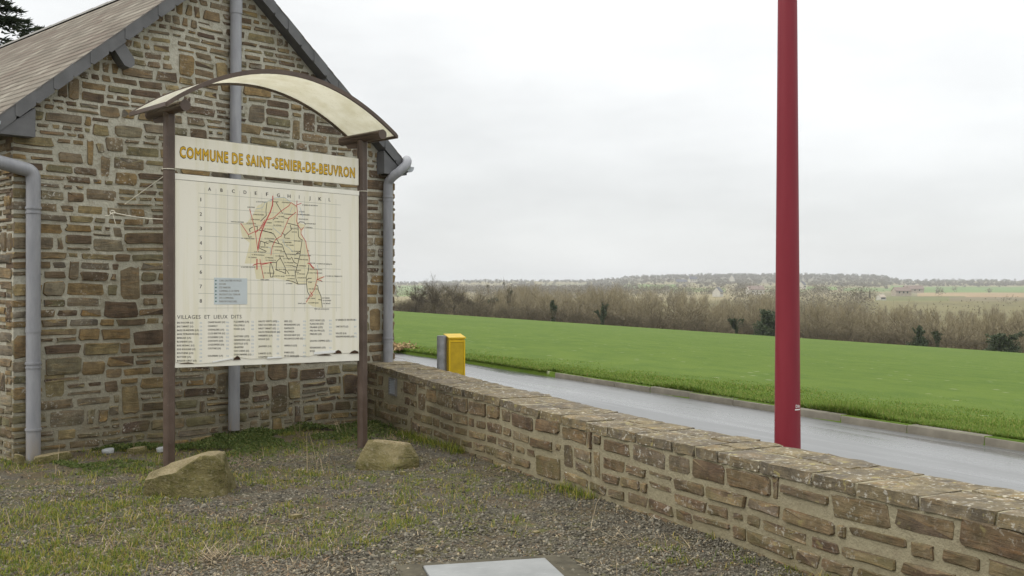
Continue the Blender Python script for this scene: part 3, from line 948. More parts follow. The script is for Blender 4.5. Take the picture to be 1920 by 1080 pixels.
# vent grille let into the wall
vx, vz = wall_xz(738, 725)
gr = MB()
for a_, b_ in (((vx-.115,-.022,vz+.085),(vx+.115,.02,vz+.1)),((vx-.115,-.022,vz-.1),(vx+.115,.02,vz-.085)),((vx-.115,-.022,vz-.085),(vx-.10,.02,vz+.085)),((vx+.10,-.022,vz-.085),(vx+.115,.02,vz+.085))): gr.box(a_, b_)
grille = gr.build('vent_grille', M['metalgrille'], wall)
for k in range(9):
    z = vz - .078 + k*.0185
    MB().add([(vx-.099,-.020,z),(vx+.099,-.020,z),(vx+.099,-.004,z+.013),(vx-.099,-.004,z+.013)], [(0,1,2,3)]).build('slat', M['zinc'], grille)

# ------------------------------------------------------------------ the map board
BP = Vector((-2.981, 9.04, 0)); BS = Vector((.729, .684, 0)).normalized(); BROT = math.atan2(BS.y, BS.x); BWID = 2.030
BN = Vector((BS.y, -BS.x, 0))
board = tag(empty('information_board', BP, BROT), 'village map board on two brown posts under a curved canopy, facing the yard', 'map board')
def bd(px, py, yoff=-.02):           # picture point -> board-local (x, z) on the plane y = yoff
    o = BP - BN*yoff
    r = (px-960)/F
    x = (r*o.y - o.x)/(BS.x - r*BS.y); Y = o.y + x*BS.y
    return x, EYE - (py-540)/F*Y
for i, xx in enumerate((0.0, BWID)):
    top = 3.12 if i == 0 else 3.075
    # post with a groove down its sides
    vs_, fs_ = [], []; n = 24
    for z in (-.1, top):
        for k in range(n):
            a = 2*math.pi*k/n
            r_ = .050 - (.009 if k in (18, 17, 19, 5, 6, 7) else 0)
            vs_.append((xx + math.cos(a)*r_, math.sin(a)*r_, z))
    for k in range(n): fs_.append((k, (k+1) % n, n+(k+1) % n, n+k))
    fs_.append(tuple(range(n, 2*n)))
    MB().add(vs_, fs_).build('post', M['brown'], board, smooth=True)
    off = .03 if i == 0 else 0
    arm = MB().tube([(xx, -.345+off, top+.03), (xx, .36+off, top+.03)], .047, 20)
    arm.bar((xx-.049, -.33+off, top+.045), (xx-.049, .34+off, top+.045), .012, .012).bar((xx+.049, -.33+off, top+.045), (xx+.049, .34+off, top+.045), .012, .012)
    ao = arm.build('cross_arm', M['brown'], board, smooth=True)
    MB().add([(xx-.012,.05+off,top-.02),(xx-.012,.30+off,top+.0),(xx-.012,.24+off,top-.055),(xx-.012,.05+off,top-.075),(xx+.012,.05+off,top-.02),(xx+.012,.30+off,top+.0),(xx+.012,.24+off,top-.055),(xx+.012,.05+off,top-.075)],
             [(0,1,2,3),(7,6,5,4),(0,4,5,1),(1,5,6,2),(2,6,7,3),(3,7,4,0)]).build('bracket', M['brown'], ao)
def can_z(x):
    t = (x-1.005)/1.19
    return 3.135 - .0155*(x+.18) + .435*(1-t*t)
xs = [-.185 + 2.375*k/40 for k in range(41)]
vs_, fs_ = [], []
for x in xs:
    for (y, dz) in ((-.335,0),(.355,0),(.355,.010),(-.335,.010)): vs_.append((x, y, can_z(x)+dz))
for i in range(40):
    for k in range(4): fs_.append((i*4+k, i*4+(k+1) % 4, i*4+4+(k+1) % 4, i*4+4+k))
fs_ += [(0,1,2,3),(160,163,162,161)]
can = MB().add(vs_, fs_).build('canopy', M['canopy'], board, smooth=True)
for yb in (-.362, .360):
    vs_, fs_ = [], []
    for x in xs:
        for (y, dz) in ((yb-.006,-.020),(yb+.018,-.020),(yb+.018,.020),(yb-.006,.020)): vs_.append((x, y, can_z(x)+dz))
    for i in range(40):
        for k in range(4): fs_.append((i*4+k, i*4+(k+1) % 4, i*4+4+(k+1) % 4, i*4+4+k))
    fs_ += [(0,1,2,3),(160,163,162,161)]
    MB().add(vs_, fs_).build('edge_trim', M['brown'], can, smooth=True)
for x in (xs[0]-.006, xs[-1]+.006):
    MB().bar((x, -.36, can_z(x)), (x, .36, can_z(x)), .02, .034).build('end_trim', M['brown'], can)

def quad_panel(name, corners, y0, y1, mat, parent, bev=0):
    f_ = [(x, y0, z) for (x, z) in corners]; k_ = [(x, y1, z) for (x, z) in corners]; n = len(corners)
    return MB().add(f_+k_, [tuple(range(n)), tuple(range(2*n-1, n-1, -1))] + [(i, i+n, (i+1) % n+n, (i+1) % n) for i in range(n)]).build(name, mat, parent, bevel=bev)
title = quad_panel('title_panel', [bd(327,315), bd(672.5,347.5), bd(672.5,297.5), bd(327,253)], -.02, .012, M['panel'], board, .003)
mappan = quad_panel('map_panel', [bd(327.5,690), bd(674,676.5), bd(673,358), bd(327.5,324.5)], -.016, .014, M['panel_frame'], board, .003)
quad_panel('frame_strip', [bd(327.5,335.5), bd(673,366.5), bd(673,358.2), bd(327.5,324.8)], -.024, -.0165, M['panel_frame'], mappan)
quad_panel('painted_shadow_line', [bd(327.5,337), bd(673,368), bd(673,366.7), bd(327.5,335.7)], -.0185, -.0165, M['greyink'], mappan)  # solid grey strip, its colour stands in for shade under the frame strip
bot = [(329,679),(345,681),(372,682),(398,680),(425,674),(437,671),(450,670),(470,673),(500,671.5),(515,670),(528,671),(543,668),(560,667),(580,668.5),(588,666),(612,664),(628,662),(634,658),(640,662),(655,662),(662,657),(669,660),(672.5,658)]
sheet_pts = [bd(a, c, -.021) for a, c in bot] + [bd(672.5, 367, -.021), bd(328.5, 336.5, -.021)]
msheet = quad_panel('map_sheet', sheet_pts, -.0215, -.0168, M['panel'], mappan)
for (a, c, w, h) in ((444,672,7,5),(633,660.5,8,4.5),(664,660.5,9,4),(350,681,14,1.6),(520,671,9,1.3),(608,665.5,14,1.8)):
    pts = [bd(a-w, c+h*.6), bd(a+w, c+h*.5), bd(a+w*.7, c-h*.5), bd(a+w*.1, c-h), bd(a-w*.6, c-h*.3)]
    quad_panel('torn_edge', pts, -.0235, -.022, M['rust'], mappan)
for (pts_) in ([(588,664.5),(628,661),(628,656.5),(588,660)], [(500,672.5),(528,671),(527,668),(501,669.5)], [(398,680),(437,672.5),(436,670.5),(398,677.5)]):
    quad_panel('loose_film', [bd(*p_) for p_ in pts_], -.028, -.0245, M['white'], mappan)

Y_SH = -.0222
def text_mesh(s, bold=0.0, space=1.06, dirs=2):
    cu = bpy.data.curves.new('t', 'FONT'); cu.body = s; cu.resolution_u = 2; cu.space_character = space; cu.fill_mode = 'FRONT'
    ob = bpy.data.objects.new('t', cu)
    C.objects.link(ob)
    me = bpy.data.meshes.new_from_object(ob)
    n = len(me.vertices); v = np.zeros(n*3, np.float32); me.vertices.foreach_get('co', v); v = v.reshape(-1, 3)
    fs = [tuple(p.vertices) for p in me.polygons]
    bpy.data.objects.remove(ob); bpy.data.curves.remove(cu); bpy.data.meshes.remove(me)
    if bold and n:                       # a heavier stroke: the same letters again, a hair apart in depth
        V, G = [], []
        for k in range(dirs):
            a_ = 2*math.pi*k/dirs
            V.append(v + np.array([math.cos(a_)*bold, math.sin(a_)*bold, k*.00006], np.float32)); G += [tuple(i+k*n for i in f) for f in fs]
        v, fs = np.vstack(V), G
    return v, fs
def put_text(mb, s, p0, p1, h, bold=0.0, y=Y_SH, grow=0.0, space=1.06, dirs=2):
    """text whose cap height is h picture pixels, running from p0 to p1 (bottom left, bottom right)"""
    v, fs = text_mesh(s, bold, space, dirs)
    if not len(v): return
    x0, x1, z0, z1 = v[:,0].min(), v[:,0].max(), v[:,1].min(), v[:,1].max()
    zc = .69 if not any(ch in s for ch in '(') else .69
    a = Vector((*bd(p0[0], p0[1], y), 0)); c = Vector((*bd(p1[0], p1[1], y), 0)); tp = Vector((*bd(p0[0], p0[1]-h, y), 0))
    hh = (tp - a).y
    pts = []
    for q in v:
        t = (q[0]-x0)/(x1-x0); k = q[1]/zc if not grow else (q[1]/zc)
        w = a + (c-a)*t
        pts.append((w.x, y - float(q[2]), w.y + hh*k))
    mb.add(pts, fs)
TT = 'COMMUNE DE SAINT-SENIER-DE-BEUVRON'
b = MB(); put_text(b, TT, (336.2,294.6), (665.8,333.2), 20.0, .062, -.0206, 0, 1.14, 10); b.build('lettering_outline', M['goldedge'], title)['kind'] = 'stuff'
b = MB(); put_text(b, TT, (337.2,293.9), (665,332.4), 19.2, .030, -.0214, 0, 1.14, 6); b.build('lettering', M['gold'], title)['kind'] = 'stuff'
b = MB()
put_text(b, 'VILLAGES  ET  LIEUX  DITS', (332,598), (453,597), 7.0, .004)
for i, ch in enumerate('ABCDEFGHIJKL'):
    cx = [393,415.5,437.5,459.5,480,501,522,542,561,581,600,618][i]; yy = 357.5 + (cx-393)*.0885
    w = 1.0 if ch == 'I' else 2.2 if ch == 'J' else 3.4 if ch == 'L' else 4.6 if ch in 'BEF' else 5.6
    put_text(b, ch, (cx-w/2, yy), (cx+w/2, yy+w*.09), 6.4, .03)
for i in range(8):
    cx = 376.5; yy = 377.5 + i*27.15
    w = 1.7 if i == 0 else 4.4
    put_text(b, str(i+1), (cx-w/2, yy), (cx+w/2, yy), 6.8, .02)
b.build('lettering', M['ink'], msheet)['kind'] = 'stuff'
def stroke(mb, pts, w, y):
    q = [Vector((*bd(a, c, y), 0)) for a, c in pts]
    for i in range(len(q)-1):
        d = (q[i+1]-q[i]); d.normalize() if d.length else None
        nn = Vector((-d.y, d.x, 0))*w/2; e = d*w*.3
        a, c = q[i]-e, q[i+1]+e
        mb.add([(p_.x, y, p_.y) for p_ in (a-nn, c-nn, c+nn, a+nn)], [(0,1,2,3)])
b = MB()
LY = [362,388,415,442,469.5,496,523,550,577.5]; RY = [384.5,408.6,432,455.5,480,505,529,553,577]
for l_, r_ in zip(LY, RY): stroke(b, [(372,l_),(639,r_)], .0042, -.0218)
for cx in (384,405,427,449,470,491,512,532,552,571,591,610,630):
    stroke(b, [(cx, 352+(cx-384)*.088), (cx+.5, 584)], .003, -.0219)
b.build('grid', M['lightink'], msheet)['kind'] = 'stuff'
A = lambda *p: [(320+x/4.153, 340+y/4.153) for x, y in p]
B = lambda *p: [(490+x/4.155, 340+y/4.154) for x, y in p]
land = B((-60,250),(-30,190),(30,160),(95,130),(180,125),(230,160),(278,190),(285,320),(345,340),(310,400),(350,480),(380,600),(372,640),(440,690),(440,740),(490,742),(430,800),(470,900),(475,985),(400,975),(345,940),(380,890),(350,800),(280,805),(200,775),(100,750),(40,760),(-40,760),(-60,640),(-130,640),(-90,480),(-150,430),(-170,330),(-110,320))
quad_panel('commune_area', [bd(a, c, -.0216) for a, c in land], -.02165, -.0214, M['mapland'], msheet)
b = MB()
for ln in (B((90,115),(88,180),(70,240),(40,300),(10,370),(-8,420)), A((700,420),(688,470),(680,532)), A((672,605),(672,685))): stroke(b, ln, .0105, -.0228)
for ln in (A((545,325),(605,415),(690,375),(735,300)), A((615,215),(640,310),(660,400),(680,545)), A((640,655),(672,640),(700,640),(725,755)), A((700,640),(789,632)), A((700,640),(695,605)),
           B((-5,370),(40,300),(95,285),(150,235),(215,190),(230,165),(275,195)), B((278,150),(276,185),(282,235),(275,310),(290,350),(310,380),(310,410),(347,470),(352,510),(375,600),(372,640),(410,685)),
           B((275,185),(312,170)), B((270,240),(215,285),(180,370),(155,425),(110,455),(85,510),(75,575)), B((0,650),(60,635),(75,630)), B((435,690),(440,740),(425,800),(410,850),(380,890),(350,940)),
           B((490,742),(435,765),(470,775)), B((360,640),(380,640),(400,668),(412,672)), B((330,360),(310,380)), B((380,860),(400,885),(385,900)), A((660,400),(690,375))): stroke(b, ln, .0058, -.0226)
b.build('red_roads', M['redink'], msheet)['kind'] = 'stuff'
b = MB()
for ln in (B((5,380),(40,390),(95,408),(120,450),(140,487),(160,490),(180,545),(200,590),(215,610)), B((200,325),(285,345),(290,430),(305,450),(318,455),(300,580),(275,680),(265,710),(270,760),(285,800),(352,800),(350,745),(368,690),(370,650)),
           B((352,800),(360,860),(380,895)), B((425,805),(440,815),(445,850),(465,895),(475,980)), B((148,597),(120,625),(115,690),(160,705),(190,718),(185,670),(148,597)), B((70,635),(65,690),(72,745),(88,745),(98,705),(75,635)),
           B((75,630),(115,632)), B((195,770),(240,778),(285,800)), B((115,165),(165,250)), B((225,340),(235,375),(185,420),(160,400)), B((182,420),(182,440)), B((285,330),(300,315),(330,318),(345,335)), B((235,590),(255,630),(275,640)),
           A((750,165),(742,230),(745,265),(700,310)), A((690,380),(789,400)), A((700,465),(690,520),(745,545)), A((700,465),(760,485)), A((730,475),(735,505)), A((605,415),(610,435),(630,432)), A((640,355),(612,372),(618,392)), A((655,350),(675,350),(675,378)),
           A((640,655),(680,640)), B((190,685),(215,720)), B((180,285),(212,290)), B((90,300),(110,285),(130,290)), B((270,565),(298,562)), B((258,600),(290,602)), B((355,770),(365,755),(390,755)), B((300,545),(275,560)),
           B((445,920),(470,925)), B((452,770),(475,780)), B((262,705),(290,708)), B((60,460),(140,487)), B((148,550),(180,548)), B((140,575),(148,597)), B((245,660),(275,668)), B((360,540),(372,542))): stroke(b, ln, .0058, -.0224)
b.build('black_roads', M['ink'], msheet)['kind'] = 'stuff'
b = MB()
for ln in (B((65,160),(100,130),(180,124),(228,160)), B((90,360),(160,420)), A((665,215),(715,205),(735,165),(789,140)), B((225,240),(240,200)), B((165,450),(185,500),(215,515),(245,550)), B((50,510),(75,520),(70,560)), B((300,200),(325,280)), B((435,650),(445,690))): stroke(b, ln, .0036, -.0223)
b.build('rivers', M['blueink'], msheet)['kind'] = 'stuff'
# place names printed on the map
b = MB()
NAMES = [('LE PETIT MONT',B((-40,163))[0],19),('LIEUVRE',B((-108,205))[0],14),('LA BASSE BLANDIERE',A((640,262))[0],21),('LA BLANDIERE',A((625,300))[0],17),('PONT DE LA BOUTHINIE',A((470,318))[0],24),('LA BOUTHINIE',A((590,330))[0],18),
         ('MONDORE',B((92,163))[0],10),('MONTPINSON',B((160,168))[0],15),('LA MORANDAIS',B((180,260))[0],16),('LE MEE',B((130,278))[0],12),('LA GESTILLE',B((105,318))[0],17),('LA HOGUE',B((95,345))[0],15),('LES LANDES',B((20,325))[0],15),
         ('ST JAMES DE BEUVRON',B((318,188))[0],29),('MONTFAUCON',B((292,298))[0],17),('LA CROIX',B((295,240))[0],10),('LE MOULIN NEUF',B((345,333))[0],19),('CONTENTE',B((345,363))[0],13),('LA MESNARDIERE',B((285,262))[0],22),('FOLLEVILLE',B((228,372))[0],15),('LE BOIS ROULAND',B((236,398))[0],10),
         ('LA FOSSE',B((20,375))[0],16),('LA CHEVALERIE',A((548,447))[0],25),('LE FOUGERAY',B((25,448))[0],19),('LA COUTURE',B((35,475))[0],17),('LE BAS',B((185,448))[0],9),('HAUTS VENTS',B((255,468))[0],13),('LA RENARDIERE',B((165,478))[0],17),('LE GUE',B((195,500))[0],14),
         ('BINELAIS',A((700,515))[0],14),('LA GASTIERE',B((90,512))[0],17),('LE MOULIN',B((105,540))[0],13),('LA PLANCHE',B((235,548))[0],17),('LA VALLEE',A((650,552))[0],22),('LE BOIS BESNAC',A((632,575))[0],24),('LA GARDE',A((604,595))[0],16),('LA COLINIERE',B((110,585))[0],16),('LA FLEURIERE',B((190,572))[0],20),
         ('LA RUE DES CHAMPS',B((300,580))[0],21),('LE BAS ROCHER',B((290,612))[0],18),('LE PRIEURE',B((30,598))[0],15),('LA CROISETTE',B((35,618))[0],19),('LE CHENE',B((170,605))[0],15),('LA PRAIRIE',B((180,636))[0],17),('LE CLOS BERTHE',B((190,660))[0],14),('LA HERBIERE',B((275,660))[0],18),
         ('LA ROCHE',B((362,640))[0],14),('ST LAURENT DE TERREGATTE',B((430,645))[0],29),('LA VILLE MORANDAIS',B((362,690))[0],27),('LE HAUT MORANDAIS',B((365,717))[0],26),('LE ROCHER CHATELIER',A((548,672))[0],27),('LES ORMEAUX',A((725,718))[0],20),('LA BUTTE',B((110,690))[0],18),('LES HAUTES LANDES',B((205,695))[0],25),
         ('LE MOULIN',B((280,725))[0],14),('LE PETIT BOIS',B((90,742))[0],22),('LE GUE CHENE',B((190,738))[0],17),('LA PLANCHETTE',B((280,755))[0],16),('ST AUBIN DE TERREGATTE',B((497,742))[0],32),('LE HOGUET',B((205,762))[0],14),('LE PARIS',B((192,800))[0],12),('SAINT JAMES',A((700,770))[0],16),
         ('LE BAS TARNET',B((362,790))[0],8),('STE MARTIN',B((368,842))[0],17),('LE PETIT TARNET',B((345,915))[0],19),('LE TERRIER',B((475,913))[0],14),('LA DALINIERE',B((478,932))[0],16),('LE BOIS',B((480,955))[0],14),('SAINT JEAN',B((285,955))[0],15),('LE CHAMP BLANC',B((368,950))[0],19),('VERS LES BOIS ROUTE',B((412,998))[0],28)]
for s_, (px, py), w in NAMES: put_text(b, s_, (px, py), (px+w, py+w*(.02 if py > 500 else .05)), 2.2, .035)
b.build('place_names', M['ink'], msheet)['kind'] = 'stuff'
# the index of hamlets under the map
L1 = lambda x, y: (320+x/8.305, 570+y/8.308); L2 = lambda x, y: (490+x/8.31, 570+y/8.308)
IDX = [(L1, 100, 470, ['BAS ROCHER (LE)','BAS TARNET (LE)','BASSE BLANDIERE (LA)','BASSE MORANDAIS (LA)','BINELAIS (LA)','BLANDIERE (LA)','BOIS BESNAC (LE)','BOIS ROULAND (LE)','BOUTHINIE (LES)','BUTTERIE (LA)','BUISSON GIROT (LE)'], 305, 59.3),
       (L1, 580, 885, ['CHAMP BLANC (LE)','CHARDILLY','CHEVALERIE (LA)','CLOS BERTHE (LE)','COLINIERE (LA)','CONTENTE (LES)','COQUERIERE (LA)','COUTURE (LA)','','DALINIERE (LA)'], 298, 58.2),
       (L1, 985, 1275, ['FLEURIERE (LA)','FOLLEVILLE','FOSSE (LA)','','GASTIERE (LES)','GERARDIERE (LA)','GESTILLE (LE)','GRANDERIE','GUE CHENE (LE)','GUIDONNIERE (LA)'], 290, 56.8),
       (L1, 1368, 1670, ['HAUTS VENTS (LES)','HAUT ROCHER (LE)','HAUT TARNET (LE)','HAUTE MORANDAIS (LA)','HERBIERE (LA)','HOGUE (LE)','','JANVIER (LA)','','LANDES (LES)','LOGEMENT (LE)'], 284, 55.5),
       (L2, 358, 672, ['MEE (LE)','MESNARDIERE (LA)','MONTFAUCON','MONTPINSON','MOULIN NEUF (LE)','MOULIN ROULAND (LE)','','ORMEAUX (LES)','','PARIS (LE)','PETIT BOIS (LE)'], 283, 54),
       (L2, 758, 1075, ['PETIT MONT (LE)','PLANCHES (LES)','PRAIRIE (LES)','PRE DU PIN (LE)','PRIEURE (LE)','','QUATRE CHEMINS (LES)','','RENARDIERE (LES)','ROCHE'], 270, 53),
       (L2, 1158, 1465, ['ST SENIER DE BEUVRON','','TARTOUTE (LE)','','VALLEE (LA)','VENDEMONDIERE (LES)'], 262, 52)]
b = MB(); b2 = MB()
for fn, xa, xr, rows, y0, dy in IDX:
    for k, s_ in enumerate(rows):
        if not s_: continue
        px, py = fn(xa, y0 + k*dy)
        wpx = len(s_)*(2.02 if fn is L1 else 1.82)
        put_text(b, s_, (px, py), (px+wpx, py-wpx*.012), 3.3, .03)
        qx, qy = fn(xr, y0 + k*dy)
        put_text(b2, random.choice('CDEFGHI')+str(random.choice((2,3,4,5,6,7))), (qx-2, qy), (qx+2.3, qy), 3.0, .02)
b.build('index_lettering', M['ink'], msheet)['kind'] = 'stuff'; b2.build('index_references', M['blueink'], msheet)['kind'] = 'stuff'
leg = quad_panel('legend_panel', [bd(a, c, -.0224) for a, c in ((401.5,571),(463.5,570.5),(463.5,522),(401.5,520.5))], -.0236, -.0222, M['legend'], msheet)
b = MB(); b2 = MB()
for k, s_ in enumerate(['CARS GAUTIER VOYAGES','ROCHER','STE MARTIN','CAMPING A LA FERME','PRODUITS DU TERROIR','SITE COMMUNAL',"MAISON D'ACCUEIL"]):
    y_ = 527.8 + k*6.5
    put_text(b, s_, (411, y_), (411+len(s_)*2.1, y_), 3.5, .035, -.0240)
    cx, cz = bd(404.8, y_-1.7, -.0240); r_ = .0075
    b2.add([(cx+math.cos(a)*r_, -.0240, cz+math.sin(a)*r_) for a in [2*math.pi*i/10 for i in range(10)]], [tuple(range(10))])
b.build('legend_lettering', M['greyink'], leg)['kind'] = 'stuff'; b2.build('legend_dots', M['greenink'], leg)['kind'] = 'stuff'
# fixing wires round the posts
for xx, py in ((0.0, 316), (BWID, 358)):
    zz = bd(316 if xx == 0 else 680, py, -.055)[1]
    MB().tube([(xx+math.cos(2*math.pi*k/16)*.056, math.sin(2*math.pi*k/16)*.056, zz) for k in range(17)], .004, 6, False).build('fixing_wire', M['string'], board)

# strings tied to the left post, trailing in the air
st_ = MB()
def bw(px, py, k):                      # picture points at the board's left edge, at depth k
    return P(px, py, k)
def sag(a, c, s, n=8): return [a.lerp(c, t) + Vector((0, 0, -s*4*t*(1-t))) for t in [i/n for i in range(n+1)]]
knot = P(211, 398, 9.25)
st_.tube(sag(P(306, 411, 9.03), knot, .012), .0032, 6)
st_.tube(sag(P(306, 331, 9.03), P(234, 383, 9.22), .0), .0028, 6)
st_.tube([knot + Vector((math.cos(a)*.022, 0, math.sin(a)*.016)) for a in [k*.7 for k in range(10)]], .0042, 6)
st_.tube([knot, knot+Vector((-.03,0,-.03)), knot+Vector((-.065,0,-.03))], .004, 6)
st_.tube([knot, knot+Vector((.012,0,-.05)), knot+Vector((.028,.01,-.12))], .004, 6)
tag(st_.build('string', M['string'], smooth=True), 'pale knotted string tied to the left post of the map board', 'string')

# ------------------------------------------------------------------ boulders and loose stones
def rock(name, pts, loc, mat, rz=0, cuts=2, amp=.02, seed=0, smooth=.35):
    bm = bmesh.new()
    for p in pts: bm.verts.new(p)
    res = bmesh.ops.convex_hull(bm, input=bm.verts)
    bmesh.ops.delete(bm, geom=[g for g in res['geom_interior'] if isinstance(g, bmesh.types.BMVert)], context='VERTS')
    for c in range(cuts):
        bmesh.ops.triangulate(bm, faces=bm.faces)
        bmesh.ops.subdivide_edges(bm, edges=bm.edges, cuts=1, use_grid_fill=True)
        for _ in range(1): bmesh.ops.smooth_vert(bm, verts=bm.verts, factor=smooth, use_axis_x=True, use_axis_y=True, use_axis_z=True)
    for v in bm.verts:
        k = Vector((v.co.x*4+seed, v.co.y*4, v.co.z*4))
        v.co += Vector((mnoise.noise(k), mnoise.noise(k+Vector((9,0,0))), mnoise.noise(k+Vector((0,9,0)))))*amp + Vector((mnoise.noise(k*4), mnoise.noise(k*4+Vector((9,0,0))), mnoise.noise(k*4+Vector((0,9,0)))))*amp*.35
    me = bpy.data.meshes.new(name); bm.to_mesh(me); bm.free()
    me.materials.append(mat); me.polygons.foreach_set('use_smooth', [True]*len(me.polygons)); me.set_sharp_from_angle(angle=R(50))
    o = link(name, me); o.location = loc; o.rotation_euler = (0, 0, rz)
    return o
p = P(355, 938, 7.95)
tag(rock('boulder', [(-.32,.0,-.06),(-.10,-.13,-.06),(.14,-.12,-.06),(.295,.04,-.06),(-.335,.0,.13),(-.34,.1,.17),(-.09,-.11,.205),(.05,-.06,.285),(.10,-.03,.325),(.19,.01,.315),(.25,.02,.25),(.30,.06,.12),(.275,-.0,.05),
                     (-.28,.34,-.06),(.1,.44,-.06),(.28,.34,-.06),(-.25,.3,.17),(.1,.38,.31),(.2,.25,.31),(.275,.32,.1),(-.14,.05,.215)],
         (p.x-.012, p.y+.02, 0), M['boulder'], cuts=3, amp=.030, seed=3, smooth=.07),
    'large mossy boulder with a sloping top at the foot of the left board post', 'boulder', 'boulders at the feet of the board posts')
p = P(725, 884, 9.15)
tag(rock('boulder', [(-.28,.0,-.06),(.06,-.08,-.06),(.28,.06,-.06),(-.285,.01,.05),(-.17,.16,.245),(-.12,.15,.25),(.17,.12,.215),(.19,.16,.21),(.09,-.07,.03),(.285,.08,.07),(.24,.3,-.06),(-.25,.32,-.06),(-.2,.3,.18),(.2,.27,.18),(.285,.16,.06)],
         (p.x, p.y+.03, 0), M['boulder'], rz=R(4), cuts=3, amp=.009, seed=8, smooth=.06),
    'squared wedge shaped boulder at the foot of the right board post', 'boulder', 'boulders at the feet of the board posts')
def slab(px, py, Y, w, d, h, label, name='stone', rz=0, seed=0, mat='boulder', amp=.012):
    q = P(px, py, Y); pts = []
    rr = random.Random(seed)
    for i in range(9):
        a = 2*math.pi*i/9
        pts += [(math.cos(a)*w/2*rr.uniform(.85,1.1), math.sin(a)*d/2*rr.uniform(.85,1.1), -.03), (math.cos(a)*w/2*rr.uniform(.7,.95), math.sin(a)*d/2*rr.uniform(.7,.95), h*rr.uniform(.75,1.1))]
    return tag(rock(name, pts, (q.x, q.y, 0), M[mat], rz, 2, amp, seed, .2), label, 'stone', 'loose stones lying in the yard')
slab(257, 843, 10.05, .24, .12, .07, 'flat pale stone lying in the weeds beside the plastic lid', rz=R(45), seed=1)
slab(100, 858, 9.62, .42, .2, .07, 'long flat slab lying at the foot of the left downpipe', rz=R(46), seed=2)
slab(36, 860, 9.4, .11, .09, .1, 'small yellowish stone by the left corner of the house', seed=4)
slab(555, 973, 7.2, .10, .06, .035, 'ochre brown stone lying in the thin grass of the yard', rz=R(10), seed=5, amp=.005)
slab(121, 1068, 5.95, .055, .05, .03, 'pale tan pebble in the grass, nearest the left bottom of the yard', seed=6, amp=.004)
slab(238, 1068, 5.92, .05, .04, .025, 'whitish pebble just right of the tan pebble in the front grass', seed=7, amp=.004)
slab(787, 1036, 6.25, .07, .05, .035, 'orange tinted pebble beside the concrete surround of the metal lid', seed=9, amp=.004)
slab(1005, 1003, 6.72, .07, .05, .03, 'pinkish pebble on the gravel behind the metal lid', seed=10, amp=.004)
slab(881, 966, 7.3, .05, .035, .025, 'small buff pebble on the gravel halfway to the right boulder', seed=12, amp=.004)
slab(756, 889, 8.9, .06, .04, .03, 'tiny mossy stone in front of the wedge shaped boulder', seed=13, amp=.004)
def disc(px, py, Y, r, label, h=.03):
    q = P(px, py, Y)
    m_ = MB().tube([(0,0,0),(0,0,h),(0,0,h+.004)], [r*.92, r, r*.97], 20)
    m_.tube([(0,0,h+.004),(0,0,h+.007)], [r*.8, r*.78], 20)
    o = m_.build('plastic_lid', M['plastic'], smooth=True); o.location = (q.x, q.y, .015); o.rotation_euler = (R(8), R(-5), 0)
    return tag(o, label, 'lid', 'plastic lids in the weeds')
disc(203, 848, 10.0, .058, 'round white plastic lid in the weeds in front of the gable, nearer the downpipe')
disc(302, 846, 10.1, .042, 'smaller white plastic lid half hidden beside the left board post')

# metal inspection cover in its concrete surround
ce = tag(empty('inspection_cover', (-.065, 5.635, 0), math.atan2(.17, .689)), 'grey galvanised metal cover set in a mossy concrete surround at the front of the yard', 'manhole cover')
CW, CD = .36, .38
MB().box((-CW,-CD,-.05),(CW,CD,.022)).build('lid', M['lid'], ce, bevel=.006)
fr = MB(); wd_ = .15
for a_, b_ in (((-CW-wd_,CD+.006,-.1),(CW+wd_,CD+wd_*.55,.012)),((-CW-wd_,-CD-wd_,-.1),(CW+wd_,-CD-.006,.012)),((-CW-wd_,-CD-.006,-.1),(-CW-.006,CD+.006,.012)),((CW+.006,-CD-.006,-.1),(CW+wd_,CD+.006,.012))): fr.box(a_, b_)
fr.build('surround', M['concrete'], ce)

# ------------------------------------------------------------------ lamp post, yellow box
lp = tag(empty('lamp_post', P(1476.5, 838, 7.35)), 'tall tapered dark red lamp post standing behind the yard wall', 'lamp post')
lp.location.z = 0
def pole_r(z): return .0905 - .0075*(z-.5) if z > .5 else .0905
MB().tube([(0,0,0),(0,0,.25),(0,0,.5)] + [(0,0,.5+k*.5) for k in range(1, 12)], [pole_r(z) if z > .5 else .0905 for z in [0,.25,.5]] + [max(.03, pole_r(.5+k*.5)) for k in range(1, 12)], 40).build('shaft', M['red'], lp, smooth=True)
MB().box((-.16,-.16,.0),(.16,.16,.018)).build('base_plate', M['red'], lp, bevel=.004)
z0 = 6.0
MB().tube([(0,0,5.9),(0,0,6.15),(.1,-.0,6.35),(.5,.25,6.5)], [.055,.055,.035,.025], 12).build('arm', M['red'], lp, smooth=True)
MB().tube([(.45,.22,6.49),(.6,.3,6.5),(.95,.5,6.5),(1.02,.54,6.49)], [.04,.10,.11,.05], 12).build('lamp_head', M['red'], lp, smooth=True)
def on_pole(mb, s_, ang0, ang1, z, h, bold):
    v, fs = text_mesh(s_, bold); x0, x1 = v[:,0].min(), v[:,0].max()
    pts = []
    for q in v:
        a = ang0 + (ang1-ang0)*(q[0]-x0)/(x1-x0); zz = z + h*q[1]/.69; r_ = pole_r(zz)+.0012
        pts.append((math.sin(a)*r_, -math.cos(a)*r_, zz))
    mb.add(pts, fs)
b = MB(); zt_ = EYE - (765-540)/F*7.27
on_pole(b, 'Dhr', R(24), R(56), zt_, .022, .02)
for k in range(8):
    a0, a1 = R(20+k*4.6), R(20+(k+1)*4.6); r_ = pole_r(zt_)+.0013
    b.add([(math.sin(a)*r_, -math.cos(a)*r_, z_) for a, z_ in ((a0, zt_-.016),(a1, zt_-.016),(a1, zt_-.009),(a0, zt_-.009))], [(0,1,2,3)])
b.build('maker_mark', M['white'], lp)

